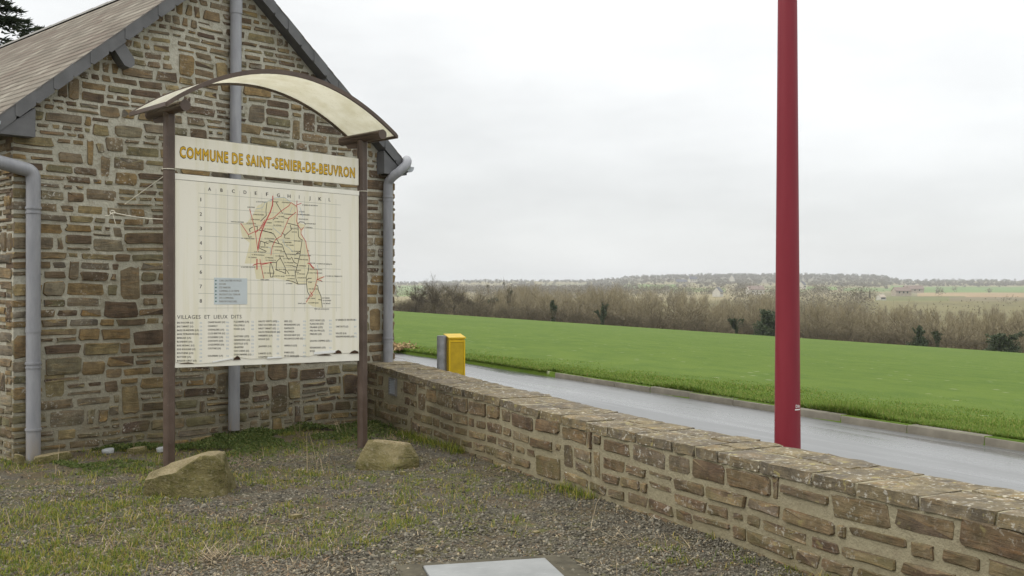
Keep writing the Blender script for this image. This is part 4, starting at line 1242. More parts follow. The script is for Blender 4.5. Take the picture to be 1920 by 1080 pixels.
yb = tag(empty('post_box', P(843, 640, 12.35)), 'yellow metal box with a recessed door on a short grey post, behind the yard wall', 'post box')
yb.location.z = 0
yb.rotation_euler = (0, 0, R(18))
sc_ = 12.35/F
ztop = EYE - (629-540)*sc_
MB().tube([(-.10,-.01,0),(-.10,-.01,ztop-.01),(-.10,-.01,ztop)], [.056,.056,.052], 20).build('post', M['greypost'], yb, smooth=True)
zb0 = ztop - .50
cas = MB().add([(-.035,-.11,zb0),(.155,-.11,zb0),(.155,.11,zb0),(-.035,.11,zb0),(-.035,-.11,ztop-.03),(.155,-.11,ztop-.03),(.155,.11,ztop+.0),(-.035,.11,ztop+.0)],
               [(0,3,2,1),(4,5,6,7),(0,1,5,4),(1,2,6,5),(2,3,7,6),(3,0,4,7)]).build('casing', M['yellow'], yb, bevel=.006)
MB().box((-.020,-.118,zb0+.04),(.142,-.1105,ztop-.075)).build('door', M['yellow_door'], yb, bevel=.003)
fm = MB()
for a_, b_ in (((-.037,-.122,zb0+.01),(-.021,-.1103,ztop-.05)),((.143,-.122,zb0+.01),(.158,-.1103,ztop-.05)),((-.0208,-.122,zb0+.01),(.1428,-.1103,zb0+.038)),((-.0208,-.122,ztop-.073),(.1428,-.1103,ztop-.05))): fm.box(a_, b_)
fm.build('door_frame', M['yellow'], yb)
MB().add([(-.045,-.13,ztop-.032),(.165,-.13,ztop-.032),(.165,.12,ztop+.004),(-.045,.12,ztop+.004),(-.045,-.13,ztop-.018),(.165,-.13,ztop-.018),(.165,.12,ztop+.016),(-.045,.12,ztop+.016)],
         [(0,3,2,1),(4,5,6,7),(0,1,5,4),(1,2,6,5),(2,3,7,6),(3,0,4,7)]).build('lid', M['yellow'], yb)

# ------------------------------------------------------------------ gravel, grass, straw (uncountable)
def yard_mask(X, Y):
    """inside the yard, in front of the house and left of the wall"""
    rel = np.stack([X-W0.x, Y-W0.y], -1)
    b_ = rel[:,0]*WN.x + rel[:,1]*WN.y
    hx = (X-HL.x)*HG.x + (Y-HL.y)*HG.y; hy = (X-HL.x)*HD.x + (Y-HL.y)*HD.y
    return (b_ < -.01) & ~((hy > -.03) & (hx > -.03))
def ground_z(X, Y): return ((vnoise(X, Y, .8, 1)-.5)*.05 + (vnoise(X, Y, 2.7, 2)-.5)*.02)*cover_fade(X, Y)
def sample_yard(n, rngg):
    # even over the picture's floor, not over the plan: nearer ground shows more of its grains
    Y = 1/rngg.uniform(1/13.2, 1/5.2, n); px = rngg.uniform(-120, 1900, n)
    X = (px-960)/F*Y
    k = yard_mask(X, Y); return X[k], Y[k]
def house_q(X, Y): return -((X-HL.x)*HD.x + (Y-HL.y)*HD.y)        # distance in front of the gable
COVER = lambda X, Y: (np.abs((X+.065)*.971 + (Y-5.635)*.24) < .375) & (np.abs(-(X+.065)*.24 + (Y-5.635)*.971) < .395)
X, Y = sample_yard(140000, rng)
green = vnoise(X, Y, 1.1, 7)*.6 + vnoise(X, Y, 3.7, 8)*.4
keep = (rng.random(len(X)) < np.clip(1.15 - 1.1*np.clip(2.0-house_q(X, Y), 0, 1) - .5*(green > .62), .08, 1)) & ~COVER(X, Y)
X, Y = X[keep], Y[keep]; n = len(X)
sz = rng.gamma(3.0, .0017, n) + .0028
octv = np.array([(1,0,0),(-1,0,0),(0,1,0),(0,-1,0),(0,0,1),(0,0,-1)], float)
octf = np.array([(0,2,4),(2,1,4),(1,3,4),(3,0,4),(2,0,5),(1,2,5),(3,1,5),(0,3,5)])
an = rng.uniform(0, 6.28, n); sx, sy, szz = sz*rng.uniform(.8,1.5,n), sz*rng.uniform(.7,1.1,n), sz*rng.uniform(.4,.9,n)
vv = octv[None]*np.stack([sx,sy,szz],-1)[:,None,:]*rng.uniform(.75,1.2,(n,6,1))
vv[:,:,2] += vv[:,:,0]*rng.uniform(-.5,.5,(n,1))
c, s = np.cos(an)[:,None], np.sin(an)[:,None]
vx, vy = vv[:,:,0]*c - vv[:,:,1]*s, vv[:,:,0]*s + vv[:,:,1]*c
vv = np.stack([vx + X[:,None], vy + Y[:,None], vv[:,:,2] + (ground_z(X, Y) + szz*.25)[:,None]], -1)
tag(mesh_tris('gravel', vv.reshape(-1,3), (octf[None] + np.arange(n)[:,None,None]*6).reshape(-1,3), M['gravel']), kind='stuff')

def blades(X, Y, Z, ln, wd, yaw, lean, curl):
    n = len(X); d = np.stack([np.cos(yaw), np.sin(yaw)], -1); pz = np.stack([-d[:,1], d[:,0]], -1)
    V = np.zeros((n,5,3), np.float32)
    base = np.stack([X,Y,Z], -1)
    h1 = ln*.55; l1 = np.sin(lean)*h1; z1 = np.cos(lean)*h1
    le2 = np.minimum(lean+curl, 2.2); h2 = ln*.5; l2 = l1 + np.sin(le2)*h2; z2 = np.maximum(z1 + np.cos(le2)*h2, .004)
    for k, (off, up, w) in enumerate(((0,0,1),(0,0,-1),(l1,z1,.75),(l1,z1,-.75),(l2,z2,0))):
        off = off if hasattr(off,'__len__') else np.zeros(n); up = up if hasattr(up,'__len__') else np.zeros(n)
        V[:,k,0] = base[:,0] + d[:,0]*off + pz[:,0]*wd*.5*w
        V[:,k,1] = base[:,1] + d[:,1]*off + pz[:,1]*wd*.5*w
        V[:,k,2] = base[:,2] + up
    T = np.array([(0,1,3),(0,3,2),(2,3,4)])
    return V.reshape(-1,3), (T[None] + np.arange(n)[:,None,None]*5).reshape(-1,3)
def clumped(nc, per, spread, rngg, sampler, accept):
    X, Y = sampler(nc, rngg); k = accept(X, Y); X, Y = X[k], Y[k]
    m_ = rngg.integers(per[0], per[1], len(X))
    X2, Y2 = np.repeat(X, m_), np.repeat(Y, m_)
    s_ = np.repeat(rngg.uniform(.4, 1.5, len(X)), m_)
    X2 = X2 + rngg.normal(0, spread, len(X2))*s_; Y2 = Y2 + rngg.normal(0, spread, len(Y2))*s_
    k = yard_mask(X2, Y2) & ~COVER(X2, Y2); return X2[k], Y2[k], s_[k]
def grass_accept(rngg):
    def f(X, Y):
        q = house_q(X, Y); nz = vnoise(X, Y, 1.1, 7)*.6 + vnoise(X, Y, 3.7, 8)*.4
        pr = np.clip((nz-.42)*2.4, .03, 1)*np.where(X < -1.6, 1.0, np.where(X < -.3, .6, .22)) + np.clip(1.7-q, 0, 1)*.9*(nz > .3) + .5*((Y < 6.3) & (X < -1.2))*(nz > .4)
        return rngg.random(len(X)) < pr
    return f
X, Y, s_ = clumped(11000, (8, 30), .032, rng, sample_yard, grass_accept(rng)); n = len(X)
v, t = blades(X, Y, ground_z(X, Y)-.004, rng.uniform(.018,.06,n)*np.clip(s_,.6,1.4), rng.uniform(.0035,.007,n), rng.uniform(0,6.28,n), rng.uniform(.1,1.1,n), rng.uniform(.1,.9,n))
# a strip of weeds and grass against the foot of the yard wall
m_ = 5200; a_ = rng.uniform(.2, 9.5, m_); pa = vnoise(a_, a_*0, 1.4, 12) > .52
a_ = a_[pa]; b_ = -np.abs(rng.normal(0, .09, len(a_))) - .02
X2 = W0.x + WD.x*a_ + WN.x*b_; Y2 = W0.y + WD.y*a_ + WN.y*b_; m_ = len(X2)
v2, t2 = blades(X2, Y2, ground_z(X2, Y2)-.004, rng.uniform(.04,.13,m_), rng.uniform(.004,.007,m_), rng.uniform(0,6.28,m_), rng.uniform(.1,.9,m_), rng.uniform(.1,.9,m_))
tag(mesh_tris('grass', np.vstack([v, v2]), np.vstack([t, t2+len(v)]), M['grass']), kind='stuff')
# a few strong tufts
def straw_accept(rngg):
    def f(X, Y):
        q = house_q(X, Y); nz = vnoise(X, Y, 1.3, 17)*.6 + vnoise(X, Y, 4.1, 18)*.4
        bq = -((X-BP.x)*-BN.x + (Y-BP.y)*-BN.y)            # in front of the board
        band = np.exp(-((bq-.12)/.28)**2)*(X < -.9)
        return rngg.random(len(X)) < np.clip((nz-.40)*1.8, .02, 1)*np.where(X < -.9, .8, .22) + band*.6
    return f
X, Y, s_ = clumped(4200, (3, 11), .06, rng, sample_yard, straw_accept(rng)); n = len(X)
up_ = rng.random(n) < .12
v, t = blades(X, Y, ground_z(X, Y)+.003, rng.uniform(.04,.12,n)*np.where(up_, 1.2, 1.0), rng.uniform(.0025,.005,n), rng.uniform(0,6.28,n), np.where(up_, rng.uniform(.1,.7,n), rng.uniform(1.1,1.5,n)), rng.uniform(-.1,.3,n))
bx_ = []
for (px, py, Yd, cnt, hh) in ((590,880,8.95,7,.38),(628,872,8.9,4,.3),(415,795,11.0,3,.25),(100,838,9.6,3,.2),(300,862,9.5,3,.2),(650,800,11.4,6,.34),(560,812,11.2,5,.3),(1390,1000,6.75,5,.16),(1120,985,7.3,5,.16),(35,1000,6.9,3,.2),(240,850,9.9,2,.22)):
    q = P(px, py, Yd)
    for _ in range(cnt): bx_.append((q.x+random.gauss(0,.05), q.y+random.gauss(0,.05), 0, hh*random.uniform(.6,1.15)))
bx_ = np.array(bx_); n = len(bx_)
v2, t2 = blades(bx_[:,0], bx_[:,1], bx_[:,2], bx_[:,3], np.full(n,.006), rng.uniform(0,6.28,n), rng.uniform(.05,.6,n), rng.uniform(0,.5,n))
# fans of dead grass lying on the gravel
fx = []
for (px, py, Yd, cnt) in ((1165,1022,6.45,30),(400,1045,6.15,60),(690,800,11.6,40),(640,800,11.8,30),(740,808,10.9,22),(1210,990,7.0,14),(1560,1065,5.95,40),(1300,1035,6.3,20),(930,880,9.0,8),(850,870,9.3,8)):
    q = P(px, py, Yd)
    for _ in range(cnt): fx.append((q.x+random.gauss(0,.05), q.y+random.gauss(0,.05), .012, random.uniform(.08,.22)))
fx = np.array(fx); n = len(fx)
v3, t3 = blades(fx[:,0], fx[:,1], fx[:,2], fx[:,3], np.full(n,.0045), rng.uniform(0,6.28,n), rng.uniform(1.1,1.5,n), rng.uniform(-.1,.25,n))
tag(mesh_tris('dry_grass', np.vstack([v,v2,v3]), np.vstack([t, t2+len(v), t3+len(v)+len(v2)]), M['straw']), kind='stuff')

X, Y = sample_yard(26000, rng)
k = (rng.random(len(X)) < np.where(X < -1.2, .55, .16)*(vnoise(X, Y, 1.7, 51) > .38)) & ~COVER(X, Y); X, Y = X[k], Y[k]; n = len(X)
v, t = blades(X, Y, ground_z(X, Y)+rng.uniform(.002,.012,n), rng.uniform(.015,.045,n), rng.uniform(.004,.011,n), rng.uniform(0,6.28,n), rng.uniform(1.2,1.6,n), rng.uniform(-.2,.2,n))
tag(mesh_tris('leaf_litter', v, t, M['litter']), kind='stuff')

# broad leaved weeds at the foot of the gable
def leaf_cloud(C0, nl, size, rngg, flat=.5):
    """quads scattered around points C0 (n,3)"""
    n = len(C0)
    a = rngg.normal(size=(n,3)); a /= np.linalg.norm(a, axis=1, keepdims=True)
    b_ = rngg.normal(size=(n,3)); b_ -= a*(a*b_).sum(1, keepdims=True); b_ /= np.linalg.norm(b_, axis=1, keepdims=True)
    s1 = (size*rngg.uniform(.6,1.4,n))[:,None]; s2 = s1*flat
    V = np.stack([C0-a*s1, C0+b_*s2, C0+a*s1, C0-b_*s2], 1)
    return V.reshape(-1,3), np.arange(n*4).reshape(-1,4)
m_ = 22000; u_ = rng.uniform(.2, HW-.15, m_); q_ = np.abs(rng.normal(0,.55,m_))+.02
dens = vnoise(u_, q_, 2.4, 31)
k = dens > .38; u_, q_ = u_[k], q_[k]
hgt = np.clip(vnoise(u_, q_, 3.1, 33)-.25, 0, 1)*.17*np.exp(-q_/.55)*np.where((u_>3.7), 2.0, 1.0)
Cc = np.stack([HL.x+HG.x*u_-HD.x*q_, HL.y+HG.y*u_-HD.y*q_, rng.uniform(0,1,len(u_))*hgt+.01], -1)
ok = yard_mask(Cc[:,0], Cc[:,1]); Cc = Cc[ok]
v, t = leaf_cloud(Cc, 1, .017, rng)
tag(mesh_tris('weeds', v, t, M['weed']), kind='stuff')

# verge grass along the far side of the road
a_ = -rng.gamma(1.0, 1, 1)
m_ = 220000
px = rng.uniform(640, 2400, m_); s_ = np.abs(rng.normal(0, 1.0, m_))*np.where(rng.random(m_) < .5, .22, 1.0)
kY = np.array([kerb_Y(p_) for p_ in np.linspace(640, 2400, 260)]); eY = np.array([edge_Y(p_) for p_ in np.linspace(640, 2400, 260)])
eZ = np.array([EYE-(edge_y(p_)-540)/F*edge_Y(p_) for p_ in np.linspace(640, 2400, 260)])
g_ = np.linspace(640, 2400, 260)
k0, k1, kz = np.interp(px, g_, kY), np.interp(px, g_, eY), np.interp(px, g_, eZ)
Yv = k0 + .22*(px > 1025) - .05 + s_*2.6; Xv = (px-960)/F*Yv
Zv = .09 + (kz-.09)*(Yv-k0)/(k1-k0)
cl = vnoise(Xv, Yv, 1.3, 41)*.55 + vnoise(Xv, Yv, .45, 42)*.45
hh = (.035*np.exp(-s_*.9) + .008 + .28*np.clip(cl-.52, 0, 1)*np.exp(-s_*.8) + .02*rng.random(m_)*np.exp(-s_))
v, t = blades(Xv, Yv, Zv-.01, hh*rng.uniform(.6,1.4,m_), rng.uniform(.008,.016,m_)*(Yv/14), rng.uniform(0,6.28,m_), rng.uniform(.1,.9,m_), rng.uniform(.1,.9,m_))
tag(mesh_tris('verge_grass', v, t, M['verge']), kind='stuff')
# heap of dead leaves on the verge beside the house corner
q = P(738, 655, 25.6); m_ = 500
Cc = np.stack([q.x + rng.normal(0,.22,m_), q.y + rng.normal(0,.2,m_), .1+np.abs(rng.normal(0,.06,m_))], -1)
v, t = leaf_cloud(Cc, 1, .05, rng)
tag(mesh_tris('leaf_heap', v, t, M['leafdead']), kind='stuff')

# ------------------------------------------------------------------ trees
def bare_tree(rg, limbs=8, spread=.55, up=.35, trunk=.42, seg=2, twigs=5, upright=0.0, rad=.022):
    """unit-height bare tree: list of (p0, p1, r0, r1)"""
    out = []
    def grow(p, d, ln, r, depth):
        pts = [p]; dd = d.copy()
        for k in range(seg):
            dd = (dd + Vector((rg.uniform(-.28,.28), rg.uniform(-.28,.28), rg.uniform(-.1,.25)+upright*.3))*(.5 if depth == 0 else 1)).normalized()
            pts.append(pts[-1] + dd*ln/seg)
        for k in range(seg): out.append((pts[k], pts[k+1], r*(1-.35*k/seg), r*(1-.35*(k+1)/seg)))
        if depth >= 3: return
        n = (limbs, 5, twigs)[depth]
        for i in range(n):
            t = rg.uniform(.3 if depth == 0 else .2, 1.0)
            kk = min(seg-1, int(t*seg)); q = pts[kk].lerp(pts[kk+1], t*seg-kk)
            a = rg.uniform(0, 6.28)
            side = Vector((math.cos(a), math.sin(a), 0))
            nd = (dd*(.55+upright) + side*spread*rg.uniform(.7,1.5) + Vector((0,0,up))).normalized()
            if depth: nd = (dd*.7 + Vector((rg.uniform(-1,1), rg.uniform(-1,1), rg.uniform(-.5,.9)))*.8 + Vector((0,0,upright*.5))).normalized()
            grow(q, nd, ln*rg.uniform(.45,.75)*(1.0 if depth else .95), r*.52, depth+1)
    grow(Vector((0,0,-.02)), Vector((0,0,1)), trunk+.12, rad, 0)
    zm = max(max(a.z, b_.z) for a, b_, _, _ in out)
    return [(a/zm, b_/zm, r0, r1) for a, b_, r0, r1 in out]
def tree_np(segs, minr=.0022, thick=.008):
    """thin pieces become crossed ribbons, thick ones four sided tubes"""
    V, Q = [], []
    for a, b_, r0, r1 in segs:
        d = (b_-a).normalized(); ref = d.cross(Vector((0.3,.2,1)) if abs(d.z) < .9 else Vector((1,.1,0))).normalized(); o2 = d.cross(ref)
        r0, r1 = max(r0, minr), max(r1, minr)
        if r0 > thick:
            k = len(V)
            for p_, r_ in ((a, r0), (b_, r1)):
                for j in range(4):
                    an_ = math.pi/2*j; V.append(p_ + (ref*math.cos(an_)+o2*math.sin(an_))*r_)
            for j in range(4): Q.append((k+j, k+(j+1) % 4, k+4+(j+1) % 4, k+4+j))
        else:
            x = (ref if random.random() < .5 else o2)
            k = len(V); V += [a-x*r0, a+x*r0, b_+x*r1*.7, b_-x*r1*.7]; Q.append((k, k+1, k+2, k+3))
    return np.array([tuple(v) for v in V], np.float32), np.array(Q, np.int32)
PROTO, SHR, POP = [], [], []
DOME = []
PSEG = []
rt = random.Random(3)
for k in range(4):
    PSEG.append(bare_tree(rt, 9, .6, .3, .45, twigs=7)); PROTO.append(tree_np(PSEG[-1], .0016))
SSEG = [bare_tree(rt, 13, .9, .25, .16, twigs=7, rad=.013) for k in range(3)]       # many stemmed bushes
SHR = [tree_np(q, .0017) for q in SSEG]
THICK = [tree_np(q, .0026) for q in PSEG]
POPSEG = [bare_tree(rt, 11, .45, .7, .55, upright=.35, twigs=7, rad=.016) for k in range(2)]
POPT = [tree_np(q, .0022) for q in POPSEG]
DOME = [tree_np(bare_tree(rt, 18, .85, .4, .3, twigs=14, rad=.013), .0026) for k in range(3)]
POP = [tree_np(bare_tree(rt, 13, .3, .8, .62, upright=.5, twigs=7, rad=.014), .0013) for k in range(3)]     # upright pale trees
def place_np(proto, loc, h, w, rz):
    V, Q = proto; c, s = math.cos(rz), math.sin(rz)
    X = (V[:,0]*c - V[:,1]*s)*w + loc[0]; Y = (V[:,0]*s + V[:,1]*c)*w + loc[1]; Z = V[:,2]*h + loc[2]
    return np.stack([X,Y,Z], -1), Q
def wood(name, spec, mat, parent=None):
    VV, QQ, k = [], [], 0
    for (proto, loc, h, w, rz) in spec:
        V, Q = place_np(proto, loc, h, w, rz); VV.append(V); QQ.append(Q+k); k += len(V)
    return mesh_tris(name, np.vstack(VV), np.vstack(QQ), mat, parent)
TOPX = [690,740,780,860,900,960,1000,1060,1100,1180,1250,1330,1420,1520,1600,1700,1800,1920,2050]
TOPY = [556,556,546,544,542,534,533,536,536,534,542,550,554,558,565,569,573,578,590]
def wtopy(px): return float(np.interp(px, TOPX, TOPY)) + 5*math.sin(px*.043) + 4*math.sin(px*.117+1) + 3*math.sin(px*.31)
spec_a, spec_b, spec_c = [], [], []
rw = random.Random(19)
def add_tree(spec, protos, px, Yd, yt, lo, hi, wr):
    zb = land_z(px, Yd); zt = EYE-(yt-540)/F*Yd; h = zt-zb
    if h < lo: return
    h = min(h, hi)
    spec.append((rw.choice(protos), ((px-960)/F*Yd, Yd, zt-h), h, h*rw.uniform(*wr), rw.uniform(0,6.28)))
for k in range(420):                      # tall pale trees standing down in the valley
    px = rw.uniform(520, 2260); Yd = rw.uniform(edge_Y(px)+40, 330)
    add_tree(spec_a, POP+PROTO[:1], px, Yd, wtopy(px) + rw.uniform(-2, 20), 5, 19, (.7, 1.1))
for k in range(420):                      # the wood's far side
    px = rw.uniform(520, 2260); Yd = rw.uniform(330, 600)
    add_tree(spec_a, POP+PROTO[:2], px, Yd, wtopy(px) + rw.uniform(-5, 8), 4, 18, (.9, 1.4))
for k in range(270):                      # brown trees nearer the field
    px = rw.uniform(520, 2260); Yd = rw.uniform(edge_Y(px)+14, edge_Y(px)+60)
    add_tree(spec_b, PROTO+SHR, px, Yd, min(wtopy(px) + rw.uniform(12, 46), edge_y(px)-14), 3.5, 16, (.9, 1.4))
for k in range(420):                      # scrub along the field edge
    px = rw.uniform(520, 2260); Yd = edge_Y(px)+rw.uniform(2, 14)
    add_tree(spec_c, SHR, px, Yd, edge_y(px) - rw.uniform(6, 32), 1.5, 12, (1.0, 1.9))
tag(wood('valley_woods', spec_a, M['twig2']), kind='stuff')
tag(wood('field_edge_woods', spec_b, M['twig']), kind='stuff')
tag(wood('scrub', spec_c, M['twig3']), kind='stuff')

def tree_thing(name, label, px, ytop, Yd, width, protos, mat='twig', group=None, foliage=None, fmat='ivy', fol=None, cat='tree', sink=0.0, seed=0, rz=None):
    """one tree: trunk and crown; optional ivy or mistletoe"""
    rr = random.Random(seed+int(px)); zb = land_z(px, Yd) - sink
    zt = EYE-(ytop-540)/F*Yd; h = zt-zb
    t = tag(empty(name, ((px-960)/F*Yd, Yd, zb)), label, cat, group)
    V, Q = place_np(protos, (0,0,0), h, width*h, rr.uniform(0,6.28) if rz is None else rz)
    mesh_tris('crown', V, Q, M[mat], t)
    MB().tube([(0,0,-.3),(rr.uniform(-.01,.01)*h,0,h*.2),(rr.uniform(-.02,.02)*h,0,h*.42)], [h*.024,h*.019,h*.013], 8).build('trunk', M['bark'], t, smooth=True)
    return t, h
def balls(t, name, pts, r, mat, per=70, leaf=.14):
    rr = np.random.default_rng(len(pts)*7+int(r*100))
    Cc = []
    for p_ in pts:
        d = rr.normal(size=(per,3)); d /= np.linalg.norm(d, axis=1, keepdims=True)
        Cc.append(np.array(p_) + d*r*rr.uniform(.3,1,(per,1))**.5)
    v, q = leaf_cloud(np.vstack(Cc), 1, leaf, rr, .55)
    o = mesh_tris(name, v, q, M[mat], t); o['kind'] = 'stuff'
    return o
def hang(t, h, segs, width, n_, seed):      # mistletoe sits on the limbs of the upper crown
    rr = random.Random(seed); up_ = [q for q in segs if q[1].z > .6 and .003 < q[2] < .009]
    pts = [rr.choice(up_)[1] for _ in range(n_)]
    balls(t, 'mistletoe', [(p_.x*width*h, p_.y*width*h, p_.z*h) for p_ in pts], .30, 'mistletoe', 34, .10)
Yl = 188; LG = 'bare trees at the left end of the wood'
t, h = tree_thing('oak_tree', 'tallest bare tree at the left end of the wood, twigs above the skyline', 812, 508, Yl, .62, THICK[0], 'twig3', group=LG, seed=1)

tree_thing('oak_tree', 'dense dark bare tree nearest the house corner at the left end of the wood', 780, 527, Yl-8, .95, DOME[0], 'twig3', group=LG, seed=2)
tree_thing('oak_tree', 'low rounded bare tree at the right foot of the leftmost tree group', 888, 543, Yl-10, 1.1, DOME[0], 'twig3', group=LG, seed=9)
tree_thing('oak_tree', 'wide rounded bare tree right of the tallest one at the left end of the wood', 852, 528, Yl-11, 1.0, DOME[1], 'twig3', group=LG, seed=3)
tree_thing('oak_tree', 'bare bushy tree filling the gap under the tallest tree by the house', 817, 521, Yl-9, .95, DOME[2], 'twig3', group=LG, seed=4)
t, h = tree_thing('poplar_tree', 'pale tall tree hung with dark mistletoe balls, left of two', 919, 522, 205, .6, POPT[0], 'twig', group='pale trees hung with mistletoe', seed=5, rz=0.0)
hang(t, h, POPSEG[0], .6, 9, 1)
t, h = tree_thing('poplar_tree', 'pale tall tree hung with dark mistletoe balls, right of two', 951, 519, 210, .65, POPT[1], 'twig', group='pale trees hung with mistletoe', seed=6, rz=0.0)
hang(t, h, POPSEG[1], .65, 9, 2)
def ivy_tree(label, px, ytop, segs, width, seed, reach=.02, maxz=.85, fat=.028, n_=2600, leaf=.14, thr=.24, base=None):
    Yd = edge_Y(px)+4; rr = np.random.default_rng(seed)
    t, h = tree_thing('ivy_tree', label, px, ytop, Yd, width, tree_np(segs, .0019), 'twig3', group='dark ivy clad trees along the field edge', seed=seed, rz=0.0)
    rmax = max(q[2] for q in segs)
    thick = [q for q in segs if q[2] > rmax*thr and max(q[0].z, q[1].z) < maxz]
    lens = np.array([(q[1]-q[0]).length*(.35+q[2]/rmax) for q in thick]); lens /= lens.sum()
    idx = rr.choice(len(thick), n_, p=lens); f_ = rr.random(n_)
    A_ = np.array([tuple(q[0]) for q in thick]); B_ = np.array([tuple(q[1]) for q in thick]); R_ = np.array([q[2] for q in thick])
    p_ = A_[idx] + (B_[idx]-A_[idx])*f_[:,None]
    d_ = rr.normal(size=(n_,3)); d_ /= np.linalg.norm(d_, axis=1, keepdims=True)
    rad = (fat*(.42 + .58*R_[idx]/R_.max()))[:,None]*rr.random((n_,1))**.5*(.6+.8*vnoise(p_[:,2]*9, p_[:,0]*9, 1, seed))[:,None]
    p_ = p_*np.array([width*h, width*h, h]) + d_*rad*h
    if base:                                  # the growth thickens to a mound at the foot
        zv = EYE-(edge_y(px)-540)/F*Yd - t.location.z
        d_ = rr.normal(size=(base[2],3)); d_ /= np.linalg.norm(d_, axis=1, keepdims=True); d_[:,2] = np.abs(d_[:,2])
        p_ = np.vstack([p_, np.array([0,0,zv-.5]) + d_*np.array([base[0], base[0], base[1]])*rr.random((base[2],1))**.4*(.55+.6*vnoise(d_[:,0]*3, d_[:,2]*4, 1.3, seed))[:,None]])
    v, q_ = leaf_cloud(p_, 1, leaf, rr, .6)
    mesh_tris('ivy', v, q_, M['ivy'], t)
    return t
ri = random.Random(12)
ivy_tree('single upright trunk clad in dark ivy at the field edge, left of the lamp post', 1038, 556, bare_tree(ri, 5, .35, .8, .75, rad=.03), .45, 1, .03, .99, .10, 4200, .15)
ivy_tree('spreading bare tree with an ivy dark trunk, midway along the field edge', 1130, 545, PSEG[1], .95, 2, .022, .66, .048, 3200, .13)
ivy_tree('low many stemmed dark tree, first to the left of the wide ivy bush', 1382, 574, SSEG[0], 1.0, 3, .014, .6, .05, 2200, .11)
ivy_tree('wide dark ivy bush with leaning stems touching the left edge of the lamp post', 1441, 574, SSEG[1], 1.2, 4, .013, .95, .075, 7000, .12, .13, (2.4, 3.4, 4500))
ivy_tree('dark evergreen clump with upright stems at the field edge, right of the lamp post', 1722, 608, bare_tree(ri, 6, .5, .7, .5, rad=.02), .8, 5, .02, .97, .085, 4000, .10, .13, (1.5, 2.0, 3000))
ivy_tree('dark twin stemmed ivy tree just right of the upright evergreen clump', 1758, 606, PSEG[2], .8, 7, .022, .7, .055, 1900, .10)
ivy_tree('rounded dark evergreen bush nearest the right border of the picture', 1880, 617, SSEG[2], 1.6, 6, .013, .95, .09, 5000, .10, .13, (2.3, 2.6, 5000))

# far woods and hedges on the hills: small fuzzy crowns
Cl, per, Cs = [], 75, []
rf = np.random.default_rng(77)
def crown_at(px, Yd, hgt, wid): 
    d = rf.normal(size=(per,3)); d /= np.linalg.norm(d, axis=1, keepdims=True)
    c0 = np.array([(px-960)/F*Yd, Yd, land_z(px, Yd)+hgt*.5])
    Cs.append(np.full(per, .85*min(1.15, max(.42, (Yd/1500)**.8))))
    return c0 + d*np.array([wid*.5, wid*.5, hgt*.55])*rf.uniform(.35,1,(per,1))
HOUSES = [(1346,554,900,24),(1416,550,950,26),(1299,527,1900,12),(1277,531,1750,14),(1373,526,1950,10),(1504,540,1150,14),(1690,552,820,24),(1712,547,1050,26),(1652,563,700,14)]
for k in range(7600):
    px = rf.uniform(700, 2060); Yd = FAR0 + (FAR1-FAR0)*rf.random()**.6
    if k > 6900: px = rf.uniform(1380, 2060); Yd = rf.uniform(400, FAR0)
    yy = far_y(px, max(Yd, FAR0))
    if any(abs(px-hx) < hw and Yd < hy and yy < hpy+16 for hx, hpy, hy, hw in HOUSES): continue
    inp = any(a0 <= px <= a1 and b0-1.0 <= yy <= b1+1.5 for (a0,a1,b0,b1,_) in PATCH)
    if inp and rf.random() < .96: continue
    if rf.random() > (1.0 if yy < 522 else .5 if yy < 534 else .7): continue
    hgt = rf.uniform(5, 10)*(1.25 if yy > 545 else .8); Cl.append(crown_at(px, Yd, hgt, hgt*rf.uniform(1.0, 1.8)))
Cc = np.vstack(Cl)
v, t = leaf_cloud(Cc, 1, np.concatenate(Cs), rf, .5)
tag(mesh_tris('far_woods', v, t, M['farcrown']), kind='stuff')

# far houses
def cottage(label, px, py, Yd, w, d, h, rh, rz, wallm, roofm, name='cottage'):
    t = tag(empty(name, ((px-960)/F*Yd, Yd, EYE-(py-540)/F*Yd - 1.0), R(rz)), label, 'house', 'far houses across the valley')
    z = h + 1.0
    MB().add([(-w,-d,0),(w,-d,0),(w,d,0),(-w,d,0),(-w,-d,z),(w,-d,z),(w,d,z),(-w,d,z),(-w,0,z+rh),(w,0,z+rh)],
             [(0,1,5,4),(2,3,7,6),(1,2,6,9,5),(3,0,4,8,7)]).build('wall', M[wallm], t)
    rf_ = MB()
    for s in (-1, 1):
        rf_.add([(-w*1.05,s*d*1.12,z-rh*.12+.05),(w*1.05,s*d*1.12,z-rh*.12+.05),(w*1.05,0,z+rh+.05),(-w*1.05,0,z+rh+.05),(-w*1.05,s*d*1.12,z-rh*.12+.3),(w*1.05,s*d*1.12,z-rh*.12+.3),(w*1.05,0,z+rh+.35),(-w*1.05,0,z+rh+.35)],
                [(0,1,2,3),(4,7,6,5),(0,4,5,1),(0,3,7,4),(1,5,6,2)])
    r_ = rf_.build('roof', M[roofm], t)
    MB().box((w*.7,-.4,z+rh-.6),(w*.9,.4,z+rh+1.1)).build('chimney', M[wallm], r_)
    for xx in (-.55, 0, .5):
        MB().box((xx*w-.6,-d-.06,1.9),(xx*w+.6,-d-.003,3.3)).build('window', M['glass'], t)
    return t
cottage('white gabled cottage with dark roof rising out of trees left of the lamp post', 1346, 554, 900, 4.5, 3.4, 3.2, 3.8, 62, 'farwall', 'farslate')
cottage('long white house with a reddish roof just left of the lamp post', 1416, 550, 950, 7.5, 4, 3.6, 3.0, 12, 'farwall', 'farred')
cottage('small white house on the distant hillside, the furthest left of the far houses', 1299, 527.5, 1900, 7, 4, 4, 5, 8, 'farwall', 'farslate')
